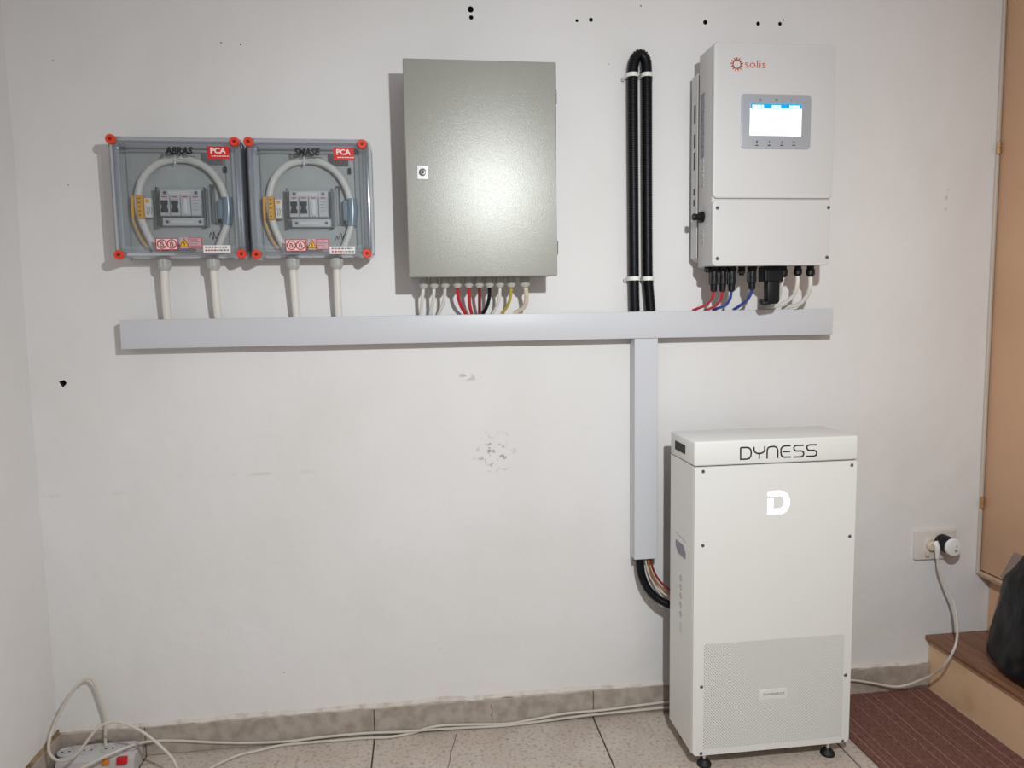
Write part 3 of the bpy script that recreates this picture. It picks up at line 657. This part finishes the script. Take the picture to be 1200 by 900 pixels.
for z_, l_ in ((.41, .05), (.34, .04), (.28, .05), (.21, .018), (.18, .018)):
    obj('bracket_slot', one(box, x0+.0003, x0+.0014, -.064, -.052, zb+z_, zb+z_+l_, .0006, 1), 'ink', iv)
b = B(); rrect(b, x0+.03, x1-.03, zb+.12, zt-.12, .01, -.0008, -.036); obj('wall_plate', b, 'heatsink', iv)
zs = PY(905, 233, YI).z
b = B(); rrect(b, x0, x1, zs+.0015, zt, .012, -.184, YI, .004); up = obj('front_cover', b, 'inv', iv)
b = B(); rrect(b, x0, x1-.004, zb, zs-.002, .012, -.184, YI, .0035); lo = obj('lower_cover', b, 'inv', iv)
for px, py in ((840.7, 243.6), (970.9, 243.2), (840.6, 303), (969, 301.5)):
    p = PY(px, py, YI); screw(lo, p.x, YI, p.z, .0048)
# display
def R4(px0, py0, px1, py1, Y): a = PY(px0, py0, Y); c = PY(px1, py1, Y); return a.x, c.x, c.z, a.z
X0, X1, Z0, Z1 = R4(868.6, 110, 949, 175.3, YI)
b = B(); rrect(b, X0, X1, Z0, Z1, .010, YI+.001, YI-.0025, .001); dp = obj('display_panel', b, 'bezel', iv)
X0, X1, Z0, Z1 = R4(879.2, 121, 938.7, 159.5, YI-.0025)
b = B(); rrect(b, X0, X1, Z0, Z1, .0015, YI-.0018, YI-.0030); obj('screen', b, 'screen', dp)
b = B(); box(b, X0, X1, YI-.0034, YI-.0028, Z1-.0125, Z1, mi=0)
for q, l in ((.04, .23), (.42, .18), (.76, .2)):
    n_ = int(l*24)
    for k in range(n_):
        xx = X0+(X1-X0)*(q+l*k/n_); box(b, xx, xx+(X1-X0)*l/n_*.72, YI-.0037, YI-.0033, Z1-.010, Z1-.004, mi=1)
box(b, X0+(X1-X0)*.59, X0+(X1-X0)*.61, YI-.0034, YI-.0029, Z0+.040, Z0+.043, mi=2)
obj('status_bar', b, ['screenbar', 'screen', 'side_label_pale'], dp, False)
for k, px in enumerate((891.3, 909.5, 927.5)):
    p = PY(px, 117, YI-.0025); b = B(); lathe(b, (p.x, YI-.0026, p.z), (0, -1, 0), [(0, .0022 if k < 2 else .0014), (.0008, .0018 if k < 2 else .001)], 10)
    if k == 1: box(b, p.x+.0028, p.x+.0048, YI-.0031, YI-.0025, p.z-.0012, p.z+.0012)
    obj('indicator', b, 'green', dp)
for k, px in enumerate((887, 901.4, 916, 930.3)):
    p = PY(px, 166.5, YI-.0025); b = B()
    sh = [[(-.0022, .002), (0, .0035), (.0022, .001), (0, -.003)], [(-.001, .0035), (.0006, .0005), (-.0004, -.003)], [(-.0016, -.001), (.0004, -.003), (.0016, .003)], [(-.0015, .001), (0, .003), (.0015, .001), (0, -.002)]][k]
    ribbon(b, [(p.x+u, p.z+v_) for u, v_ in sh], .0015, YI-.0026, closed=k in (0, 3))
    for q in range(3): box(b, p.x-.0042+q*.003, p.x-.0018+q*.003, YI-.003, YI-.0025, p.z-.0098, p.z-.0072)
    obj('button', b, 'ink', dp, False)
# sun logo and word
p = PY(863.6, 75.2, YI); b = B()
for k in range(13):
    a_ = math.radians(90+360*k/13); c_, s_ = math.cos(a_), math.sin(a_)
    r0_, r1_ = .0105, .0176
    q = [(p.x+r0_*math.cos(a_+t_), p.z+r0_*math.sin(a_+t_)) for t_ in (-.2, .2)]+[(p.x+r1_*math.cos(a_+t_), p.z+r1_*math.sin(a_+t_)) for t_ in (.09, -.09)]
    prism_y(b, q, YI, YI-.0004)
ribbon(b, arcp(p.x, p.z, .0108, 0, 360, 28)[:-1], .0024, YI, closed=True)
p0 = PY(872.8, 79.3, YI); p1 = PY(897.3, 79.3, YI)
text(b, 'solis', p0.x, p0.z, .0205, YI, p1.x-p0.x, bold=-.0001)
obj('logo', b, 'orange', iv, False)
# left flank: labels, rotary switch
def flank(py0, py1, ya, yb, mk, name):
    za = PX(822, py0, x0).z; zb_ = PX(822, py1, x0).z
    return obj(name, one(box, x0-.0002, x0+.0012, ya, yb, zb_, za), mk, iv, False)
flank(111, 185, -.128, -.103, 'side_label', 'rating_label'); flank(186, 219, -.128, -.106, 'side_label_pale', 'rating_label'); flank(270, 287, -.130, -.108, 'side_label_pale', 'rating_label')
zk = PX(826, 253.5, x0).z
b = B(); lathe(b, (x0+.001, -.125, zk), (-1, 0, 0), [(0, .015), (.008, .015), (.010, .0125), (.010, .009), (.022, .0085), (.026, .010), (.03, .0085)], 16)
for k in range(6):
    a_ = math.pi*k/3; cyl(b, (x0, -.125+.0135*math.cos(a_), zk+.0135*math.sin(a_)), (x0-.009, -.125+.0135*math.cos(a_), zk+.0135*math.sin(a_)), .003, n=8)
obj('rotary_switch', b, 'black', iv)
# connectors beneath
def conn(px, py1, r, Y=-.12, r2=None, name='connector'):
    p = PY(px, py1, Y); r2 = r2 or r
    b = B(); L = zb+.001-p.z
    lathe(b, (p.x, Y, zb+.002), (0, 0, -1), [(0, r*1.1), (L*.12, r*1.1), (L*.13, r*.95), (L*.45, r), (L*.47, r*1.08), (L*.7, r*1.02), (L*.72, r*.8), (L*.97, r*.7), (L, r*.5)], 14)
    for k in range(7):
        a_ = 2*math.pi*k/7; cyl(b, (p.x+r*math.cos(a_), Y+r*math.sin(a_), zb-L*.2), (p.x+r*math.cos(a_), Y+r*math.sin(a_), zb-L*.66), r*.12, n=5)
    obj(name, b, 'black', iv); return p
YCn = -.135
cs = [conn(px, py, .0125, YCn) for px, py in ((836.3, 342.5), (846.5, 342.3), (857, 342.3), (881, 340))]
for px, py, r in ((829, 320, .008), (869, 323.5, .0095)): conn(px, py, r, YCn, name='sealing_cap')
gl = []
for px, py, r in ((917.5, 325, .0125), (934.8, 323.5, .0115), (949.5, 324.3, .0125)):
    p = PY(px, py, YCn); b = B(); L = zb-p.z
    lathe(b, (p.x, YCn, zb+.002), (0, 0, -1), [(0, r*.8), (L*.3, r*.8), (L*.32, r), (L*.85, r), (L+.002, r*.6)], 12); obj('gland', b, 'black', iv); gl.append(p)
X0, X1, Z0, _ = R4(893.5, 314, 914.5, 330, YCn)
b = B(); rrect(b, X0, X1, Z0, zb+.002, .003, YCn+.025, YCn-.018, .002); X2, X3, Z2, _ = R4(897.3, 330, 910.8, 356, YCn)
box(b, X2, X3, YCn-.014, YCn+.014, Z2+.004, Z0+.001, .003, 2)
box(b, X2-.012, X3-.002, YCn-.012, YCn+.012, Z2-.002, Z2+.010, .004, 2, rot=Euler((0, -.12, 0)).to_matrix()); box(b, X2-.014, X2-.004, YCn-.010, YCn+.010, Z2+.001, Z2+.015, .003, 2)
obj('antenna_plug', b, 'black', iv)
def inv_cable(p, pts, r, mk, lab, ys_):
    L = [Vector((p.x, YCn, p.z+.004))]+[PY(x, y, Y) for (x, y), Y in zip(pts, ys_)]; L[-1].z = z1+.001
    cable('cable', L, r, mk, lab, group='cables under the white inverter')
Y3 = (-.125, -.09, -.055, -.034)
inv_cable(cs[0], [(834.5, 349), (828, 357), (819, 361), (812, 364.5)], .0042, 'red', 'left red cable curling down from the inverter plugs to the duct', Y3)
inv_cable(cs[1], [(845, 350), (839, 358), (831, 362), (826, 364.5)], .0042, 'red', 'right red cable curling down from the inverter plugs to the duct', Y3)
inv_cable(cs[2], [(855.5, 350), (850, 358), (842, 361), (835.5, 364.5)], .0042, 'blue', 'left blue cable beside the red ones under the inverter', Y3)
inv_cable(cs[3], [(879, 346), (874, 353), (866, 359), (859.5, 364.5)], .0045, 'blue', 'right blue cable hanging alone under the inverter', Y3)
inv_cable(gl[0], [(915.5, 335), (913, 347), (909, 356), (906, 363)], .0055, 'cable', 'white cable beside the big black plug under the inverter', Y3)
inv_cable(gl[1], [(934, 335), (930, 346), (918, 356), (908, 359), (898, 363)], .0058, 'cable', 'middle white cable under the inverter, sweeping left', (-.13, -.11, -.08, -.055, -.034))
inv_cable(gl[2], [(949.5, 335), (946, 346), (936, 357), (926, 359), (917, 363)], .0062, 'cable', 'rightmost white cable under the inverter, sweeping left', (-.13, -.11, -.08, -.055, -.034))

# ------------------------------------------------------------------ battery cabinet
YB = -.305; x0 = .699; x1 = 1.1545; yb = -.124
zt = PY(908, 514.3, YB).z; zb = .040; zse = PY(908, 543.3, YB).z
bt = thing('battery_cabinet', 'tall white floor-standing battery cabinet with glowing letter D and perforated front', 'battery', ((x0+x1)/2, -.215, 0))
obj('lid', one(box, x0-.0015, x1+.0015, YB-.001, yb, zse+.0012, zt, .005, 3), 'batt', bt)
b = B(); box(b, x0+.004, x1-.004, YB+.012, yb+.004, zb+.006, zse+.003); obj('core', b, 'dark', bt, False)
b = B(); box(b, x0, x0+.003, YB+.008, yb, zb+.004, zse, .001, 1); box(b, x1-.003, x1, YB+.008, yb, zb+.004, zse, .001, 1); box(b, x0, x1, yb-.001, yb+.002, zb+.004, zse); box(b, x0+.002, x1-.002, YB+.01, yb, zb+.003, zb+.006); obj('body', b, 'batt', bt)
# front panel: plain upper sheet, margins, and a really perforated lower sheet
gx0, gx1 = PY(823.6, 815, YB).x, PY(989, 800, YB).x; gz0, gz1 = PY(905, 871, YB).z, PY(905, 749.5, YB).z
b = B(); yi = YB+.0085
def sheet(b, pts): prism_y(b, pts, yi, YB, 0)
top = [q for q in arc_rect(x0+.0005, x1-.0005, gz1, zse-.001, .006, 5)]
pt = [(x1-.0005, gz1)]+arc_rect(x0+.0005, x1-.0005, gz1, zse-.001, .006, 5)[:12]+[(x0+.0005, gz1)]
sheet(b, pt)
bo = [(x0+.0005, gz0)]+arc_rect(x0+.0005, x1-.0005, zb, gz0+.02, .014, 6)[14:]+[(x1-.0005, gz0)]
sheet(b, bo)
sheet(b, [(x0+.0005, gz0), (gx0, gz0), (gx0, gz1), (x0+.0005, gz1)]); sheet(b, [(gx1, gz0), (x1-.0005, gz0), (x1-.0005, gz1), (gx1, gz1)])
fp = obj('front_panel', b, 'batt', bt, False)
b = bmesh.new(); nc = 51; nr = 70; cw = (gx1-gx0)/nc; ch = (gz1-gz0)/nr; rh = .00186
mx0, mx1, mz0, mz1 = *sorted((PY(891.5, 812, YB).x, PY(922.5, 812, YB).x)), PY(907, 817.6, YB).z, PY(907, 807.5, YB).z
def quad(x_0, x_1, z_0, z_1):
    if x_1-x_0 < 1e-5: return
    vs_ = [b.verts.new((x, YB, z)) for x, z in ((x_0, z_0), (x_1, z_0), (x_1, z_1), (x_0, z_1))]; b.faces.new(vs_)
for j in range(nr):
    z_0 = gz0+j*ch; off = (j % 2)*cw/2
    if off: quad(gx0, gx0+off, z_0, z_0+ch); quad(gx1-off, gx1, z_0, z_0+ch)
    for i in range(nc-(1 if off else 0)):
        x_0 = gx0+off+i*cw; cx, cz = x_0+cw/2, z_0+ch/2
        if mx0-.002 < cx < mx1+.002 and mz0-.002 < cz < mz1+.002: quad(x_0, x_0+cw, z_0, z_0+ch); continue
        co = [b.verts.new((x, YB, z)) for x, z in ((x_0, z_0), (x_0+cw, z_0), (x_0+cw, z_0+ch), (x_0, z_0+ch))]
        oc = [b.verts.new((cx+rh*math.cos(math.radians(a_)), YB, cz+rh*math.sin(math.radians(a_)))) for a_ in (225, 315, 45, 135)]
        md_ = [b.verts.new((cx+rh*math.cos(math.radians(a_)), YB, cz+rh*math.sin(math.radians(a_)))) for a_ in (270, 0, 90, 180)]
        for k in range(4):
            k2 = (k+1) % 4; b.faces.new((co[k], co[k2], oc[k2], md_[k], oc[k]))
        ring = [oc[0], md_[0], oc[1], md_[1], oc[2], md_[2], oc[3], md_[3]]; bk = [b.verts.new((v_.co.x, YB+.004, v_.co.z)) for v_ in ring]
        for k in range(8): b.faces.new((ring[k], bk[k], bk[(k+1) % 8], ring[(k+1) % 8]))
g = obj('perforated_grille', b, 'batt', bt, False); g['kind'] = 'stuff'
b = B(); rrect(b, mx0, mx1, mz0, mz1, (mz1-mz0)*.45, YB+.001, YB-.0012, .0005); text(b, 'POWERBRICK', mx0+.007, (mz0+mz1)/2-.0038, .0066, YB-.0012, mx1-mx0-.014, mi=1); obj('name_badge', b, ['batt', 'greyink'], bt, False)
for px, py in ((824, 552.5), (998.3, 545), (823.6, 639.3), (995.7, 628.5), (822, 805), (990.6, 791), (821.5, 883), (987.3, 868.2)):
    p = PY(px, py, YB); screw(bt, min(max(p.x, x0+.010), x1-.009), YB, p.z, .0046)
# word DYNESS as strokes (8.574 crop units per photo pixel)
def W(u, v_): p = PY(855+u/8.574, 510+v_/8.574, YB-.001); return (p.x, p.z)
strokes = [
 [(110, 125), (180, 123), (200, 130), (214, 150), (217, 180), (212, 210), (198, 232), (175, 239), (110, 242), (110, 125)],
 [(244, 116), (245, 150), (256, 172), (278, 183), (320, 181), (342, 168), (352, 148), (353, 112)], [(298, 183), (297, 238)],
 [(376, 235), (377, 150), (388, 125), (412, 115), (448, 113), (472, 122), (484, 148), (484, 230)],
 [(614, 105), (555, 107), (530, 116), (516, 138), (515, 180), (522, 206), (544, 220), (614, 218)], [(532, 166), (610, 162)],
 [(744, 101), (670, 103), (650, 112), (644, 130), (652, 150), (672, 159), (718, 157), (738, 166), (745, 186), (738, 206), (718, 216), (640, 219)],
 [(877, 95), (800, 97), (780, 106), (774, 124), (782, 144), (802, 153), (848, 151), (868, 160), (876, 180), (868, 200), (848, 209), (768, 212)]]
b = B()
for s_ in strokes: ribbon(b, [W(*q) for q in s_], .0039, YB-.001, .0005)
obj('brand_lettering', b, 'ink', bt, False)
def W2(u, v_): p = PY(855+u/8.574, 510+v_/8.574, YB); return (p.x, p.z)
b = B()
D1 = [(384, 568), (500, 557), (550, 566), (588, 600), (604, 655), (598, 715), (570, 765), (528, 788), (486, 793), (380, 798), (384, 638), (438, 636), (437, 741), (486, 738), (522, 728), (543, 700), (550, 662), (545, 635), (530, 618), (500, 610), (384, 612)]
prism_y(b, [W2(*q) for q in D1], YB+.0005, YB-.0004); obj('glowing_logo', b, 'led', bt, False)
# flank: handle recess, vent, faint icons
def fl_(px0, py0, px1, py1):
    a_ = PX(px0, py0, x0); c_ = PX(px1, py1, x0); return a_, c_
a_ = PX(792, 516, x0); c_ = PX(805, 533, x0)
zc = PX(798.5, 524.5, x0).z
b = B(); box(b, x0-.0022, x0+.001, PX(803.8, 520, x0).y-.000, PX(791.8, 520, x0).y, zc-.0125, zc+.0125, .0004, 1); obj('handle_recess', b, 'rubber', bt, False)
zv = PX(798, 645, x0).z
b = B(); ya_, yb_ = PX(803.5, 645, x0).y, PX(792, 645, x0).y
to = lambda s_, z, l: (x0-l, s_, z)
b2 = bmesh.new(); q = [(ya_, zv-.014), (ya_, zv+.004), (ya_+.018, zv+.02), (yb_, zv+.02), (yb_, zv+.002), (yb_-.02, zv-.014)]
vs_ = [b2.verts.new((x0-.0008, y, z)) for y, z in q]; b2.faces.new(vs_); merge(b, b2)
obj('flank_label', b, 'side_label', bt, False)
b = B()
ribbon(b, [(ya_-.002, zv+.035), (yb_, zv+.04)], .0012, 0, to=to)
rr_ = random.Random(5); ic = PX(798, 700, x0)
for k in range(5):
    zz = ic.z+.055-k*.026; yy = ic.y+.002
    ribbon(b, [(yy-.010+rr_.uniform(-.003, .003), zz), (yy, zz+.009), (yy+.010, zz), (yy, zz-.009)], .001, 0, closed=True, to=to)
    ribbon(b, [(yy-.004, zz-.003), (yy+.003, zz+.004)], .001, 0, to=to)
for k in range(5): ribbon(b, [(ic.y-.006, ic.z-.075-.006*k), (ic.y+.008-.002*(k % 3), ic.z-.075-.006*k)], .001, 0, to=to)
obj('flank_icons', b, 'greyink', bt, False)
for fx, fy in ((.741, -.285), (1.101, -.290), (.741, -.150), (1.101, -.150)):
    b = B(); lathe(b, (fx, fy, 0), (0, 0, 1), [(0, .0195), (.006, .0195), (.013, .014), (.017, .010), (.018, .004), (.046, .004)], 20)
    f_ = obj('levelling_foot', b, 'rubber', bt)
    obj('stud', one(cyl, (fx, fy, .0175), (fx, fy, .046), .0046, n=10), 'chrome', f_)

# pipes and cables from the vertical duct into the back of the battery
def flow(pts, Ys): return [PY(x, y, Y) for (x, y), Y in zip(pts, Ys)]
YV = (-.034, -.036, -.040, -.05, -.062, -.075, -.082)
e = lambda ps: flow(ps, YV)
b = B(); tube(b, e([(750, 646), (749.8, 660), (752.5, 676), (760, 691), (772, 702.5), (787, 709.5), (800, 712)]), .0118, 16, .0013, corr=.0009); tag(obj('corrugated_pipe', b, 'hose', origin=PY(785, 709, -.06)), 'short black corrugated pipe curving from the vertical duct to the battery', 'pipe')
for dx, r, mk, lab in ((0, .0022, 'cream', 'thin cream wire between the black pipe and the brown cable below the duct'), (3.6, .0034, 'brown', 'brown cable curving from the vertical duct to the battery'), (7.4, .0034, 'darkred', 'dark red cable curving from the vertical duct to the battery')):
    cable('cable', e([(757+dx*.78, 646), (757+dx*.85, 660), (760.5+dx, 673), (768+dx*.9, 686-dx*.45), (777+dx*.7, 695-dx*.8), (788, 701-dx*1.1), (800, 705-dx*1.1)]), r, mk, lab, group='cables below the vertical duct')

# ------------------------------------------------------------------ socket, plug, round plug-in device
X0, X1, Z0, Z1 = R4(1073.6, 622.5, 1120, 654, -.012)
so = thing('wall_socket', 'double wall socket in an ivory plate beside the stair', 'socket', ((X0+X1)/2, 0, Z0))
b = B(); rrect(b, X0, X1, Z0, Z1, .006, -.0005, -.011, .003); pl_ = obj('plate', b, 'ivory', so)
for px in (1091.5, 1110):
    p = PY(px, 640, -.011); q = p
    b = B(); rrect(b, p.x-.0215, p.x+.0215, (Z0+Z1)/2-.026, (Z0+Z1)/2+.026, .003, -.010, -.0125, .0008); ins = obj('socket_insert', b, 'ivory', so)
    b = B(); lathe(b, (p.x, -.0125, (Z0+Z1)/2), (0, -1, 0), [(-.001, .019), (.0012, .019), (.0016, .0175), (-.0008, .0165)], 24); obj('socket_ring', b, 'cream', so)
zc = (Z0+Z1)/2
p = PY(1092, 640, -.02); px_, pz_ = p.x, zc
pg = thing('plug', 'white angled mains plug in the left half of the wall socket', 'plug', (px_, -.013, pz_-.03))
b = B(); lathe(b, (px_, -.0145, pz_), (0, -1, 0), [(0, .0155), (.010, .0155), (.013, .013)], 24); obj('plug_base', b, 'cream', pg)
b = B(); tube(b, [(px_+.004, -.028, pz_+.014), (px_+.006, -.037, pz_+.002), (px_+.008, -.036, pz_-.02), (px_+.010, -.034, pz_-.036)], lambda t: .0105-.0045*t, 14); obj('plug_body', b, 'white', pg)
b = B(); box(b, px_-.017, px_-.006, -.022, -.0125, pz_-.036, pz_-.017, .003, 2); tag(obj('plug_tab', b, 'cream', origin=(px_-.01, -.0125, pz_-.036)), 'small yellowish tab below the white plug', 'tab')
p = PY(1111, 641, -.02); rx, rz = PY(1119.4, 642.2, -.078).x, PY(1119.4, 642.2, -.078).z
sp_ = thing('plug_in_device', 'round plug-in device with black body and white face in the wall socket', 'device', (rx, -.013, rz-.026))
b = B(); lathe(b, (rx, -.0145, rz), (0, -1, 0), [(0, .020), (.004, .0268), (.050, .0268), (.052, .026)], 36); obj('body', b, 'black', sp_)
b = B(); lathe(b, (rx, -.0665, rz), (0, -1, 0), [(0, .0275), (.008, .0275), (.0105, .0258), (.0112, .0235)], 36); fc = obj('face', b, 'white', sp_)
b = B()
for a_ in (0, 120, 240): ribbon(b, arcp(rx+.004+.0035*math.cos(math.radians(a_)), rz-.010+.0025*math.sin(math.radians(a_)), .002, 0, 360, 8)[:-1], .0008, -.0778, closed=True)
ribbon(b, arcp(rx+.005, rz+.004, .0012, 0, 360, 8)[:-1], .001, -.0778, closed=True)
obj('printed_mark', b, 'ink', sp_, False)

# cords
ps = [(px_+.010, -.034, pz_-.034)]+[tuple(PY(x, y, Y)) for x, y, Y in ((1100, 668, -.04), (1108, 687, -.055), (1118, 708, -.08), (1122, 735, -.115), (1119.5, 757, -.16), (1108, 778, -.15), (1093, 790.5, -.10), (1076, 798, -.065), (1060, 803.5, -.045), (1045, 804.5, -.035), (1020, 800, -.025), (998, 797, -.022), (975, 797, -.022))]
cable('cord', ps, .0038, 'cord', 'ivory cord hanging from the wall plug over the stair edge and behind the battery', 'cord')
def gz(x, y, z=.0046): return tuple(PZ(x, y, z))
A = [(785, 822), (745, 827), (707, 832), (660, 836.5), (625, 843), (595, 848), (555, 849), (520, 850), (500, 853.5), (483, 859), (455, 864), (427, 865), (390, 868), (333, 873), (305, 879), (277, 886), (249, 899), (232, 912)]
def safe(pts, z=.0046, lim=-.0165):
    out = []
    for x, y in pts:
        p = PZ(x, y, z)
        if p.y > lim: p = PY(x, y, lim)
        p.z = max(p.z, z); out.append(tuple(p))
    return out
cable('cord', safe(A), .0038, 'cord', 'long ivory cord along the skirting, its left end turning towards the room', 'cord', group='ivory cords along the skirting')
Bp = [(785, 828.5), (740, 833), (690, 838), (640, 844.5), (590, 850.5), (540, 853), (505, 857), (470, 860.5), (427, 862), (380, 865), (340, 868.5), (300, 870.5), (270, 870.5), (240, 869.5), (210, 868), (186, 868)]
L = safe(Bp, .0046, -.0165)
L = [(x, y, z+.0086*max(0, 1-abs(x+.14)/.22)**.5) for x, y, z in L]
tail = [tuple(PY(x, y, Y)) for x, y, Y in ((168, 870, -.05), (148, 876, -.10), (122, 887, -.13), (98, 899, -.15), (75, 912, -.17))]
cable('cord', L+tail, .0038, 'cord', 'long ivory cord along the skirting, its left end crossing in front of the power strip', 'cord', group='ivory cords along the skirting')
Cp = [(300, 873), (270, 876), (240, 875), (215, 872.5), (190, 872), (172, 873.5)]
# power strip
sx0, sx1 = -1.026, PY(163, 876, -.05).x; SZ = .056
ps_ = thing('power_strip', 'pale grey power strip with red switch on the floor in the left corner', 'power strip', ((sx0+sx1)/2, -.07, 0))
b = bmesh.new(); sec = [(-.018, .003), (-.018, .040), (-.022, SZ), (-.080, SZ-.002), (-.092, SZ-.010), (-.102, .006), (-.098, .002), (-.030, .001)]
rings = []
nS = 10
for i in range(nS+1):
    t_ = i/nS; x = sx0+(sx1-sx0)*t_; k = 1-.10*(max(0, abs(t_-.5)*2-.86)/.14)**2
    rings.append([b.verts.new((x, -.062+(y+.062)*k, z*(k if z > .01 else 1))) for y, z in sec])
for a, c in zip(rings, rings[1:]):
    for i in range(len(sec)): b.faces.new((a[i], a[(i+1) % len(sec)], c[(i+1) % len(sec)], c[i]))
b.faces.new(rings[0]); b.faces.new(rings[-1][::-1]); bmesh.ops.recalc_face_normals(b, faces=b.faces[:])
obj('body', b, 'stripgrey', ps_)
for px in (80, 104, 127.5, 150.5):
    p = PZ(px, 877.5, SZ); yy = -.050
    b = B(); lathe(b, (p.x, yy, SZ-.0012), (0, 0, 1), [(-.001, .0215), (.0028, .0215), (.0036, .0205), (.0036, .0185), (.0002, .0170)], 28); so_ = obj('outlet', b, 'stripgrey', ps_)
    b = B()
    for dx in (-.0095, .0095): cyl(b, (p.x+dx, yy, SZ-.001), (p.x+dx, yy, SZ+.0003), .0024, n=10)
    obj('pin_holes', b, 'dark', so_)
def front_pt(px, py): return PY(px, py, -.0975)
a = front_pt(136.8, 887.5); c = front_pt(149.3, 895)
tilt = Euler((-.3, 0, 0)).to_matrix()
b = B(); box(b, a.x, c.x, -.102, -.092, c.z, a.z, .002, 2, rot=tilt); sw = obj('switch', b, 'neon', ps_)
a = front_pt(119, 890); c = front_pt(128, 896)
b = B(); box(b, a.x, c.x, -.1015, -.092, c.z, a.z, .003, 2, rot=tilt); obj('reset_button', b, 'amber_btn', ps_)
# loop cord from the strip: up the wall corner and over
p = PZ(128.5, 868, SZ)
L = [(p.x+.001, -.040, SZ+.002), (p.x, -.036, SZ+.03)]+[tuple(PY(x, y, Y)) for x, y, Y in ((124, 842, -.030), (117, 818, -.028), (109.5, 799, -.03), (102, 795, -.035), (88, 806, -.045), (73, 830, -.06), (60.5, 858, -.085), (57, 877, -.115), (62, 888, -.14), (73, 892, -.155), (86, 887, -.16), (98, 874, -.155), (110, 858, -.15), (121, 849, -.145), (135, 845.5, -.14), (152, 850, -.14), (172, 861, -.14), (192, 878, -.145), (204, 892, -.16), (212, 912, -.20))]
cable('cord', L, .0038, 'cord', 'ivory cord rising from the power strip in a tall loop in the corner', 'cord')

# ------------------------------------------------------------------ black bag on the tread
b = bmesh.new(); nz_, na = 44, 72; rings = []
cx0, cy0 = 1.722, -.345; H = .52; zf = .1835
for j in range(nz_+1):
    t_ = j/nz_; z = zf+H*t_
    r = .108*(1-.10*t_)*(1-.75*max(0, t_-.5)/.5)
    if t_ < .07: r *= .78+.22*math.sin(t_/.07*math.pi/2)
    ring = []
    for k in range(na):
        a_ = 2*math.pi*k/na; ca, sa = math.cos(a_), math.sin(a_)
        f = 1+.07*noise.noise(Vector((ca*1.6, sa*1.6, t_*3)))+.05*abs(noise.noise(Vector((ca*5, sa*5, t_*7+3))))+.03*noise.noise(Vector((ca*12, sa*12, t_*9)))*(t_ > .03)
        x = cx0+ca*r*.92*f+.03*t_; y = cy0+sa*r*1.75*f-.06*t_
        x = min(x, 1.822 if z < .36 else XD-.012); ring.append(b.verts.new((x, y, z)))
    rings.append(ring)
for a, c in zip(rings, rings[1:]):
    for k in range(na): b.faces.new((a[k], a[(k+1) % na], c[(k+1) % na], c[k]))
b.faces.new(rings[0][::-1]); b.faces.new(rings[-1]); bmesh.ops.recalc_face_normals(b, faces=b.faces[:])
tag(obj('bin_bag', b, 'bag', origin=(cx0, cy0, zf)), 'full black plastic bag standing on the wooden stair tread', 'bag')
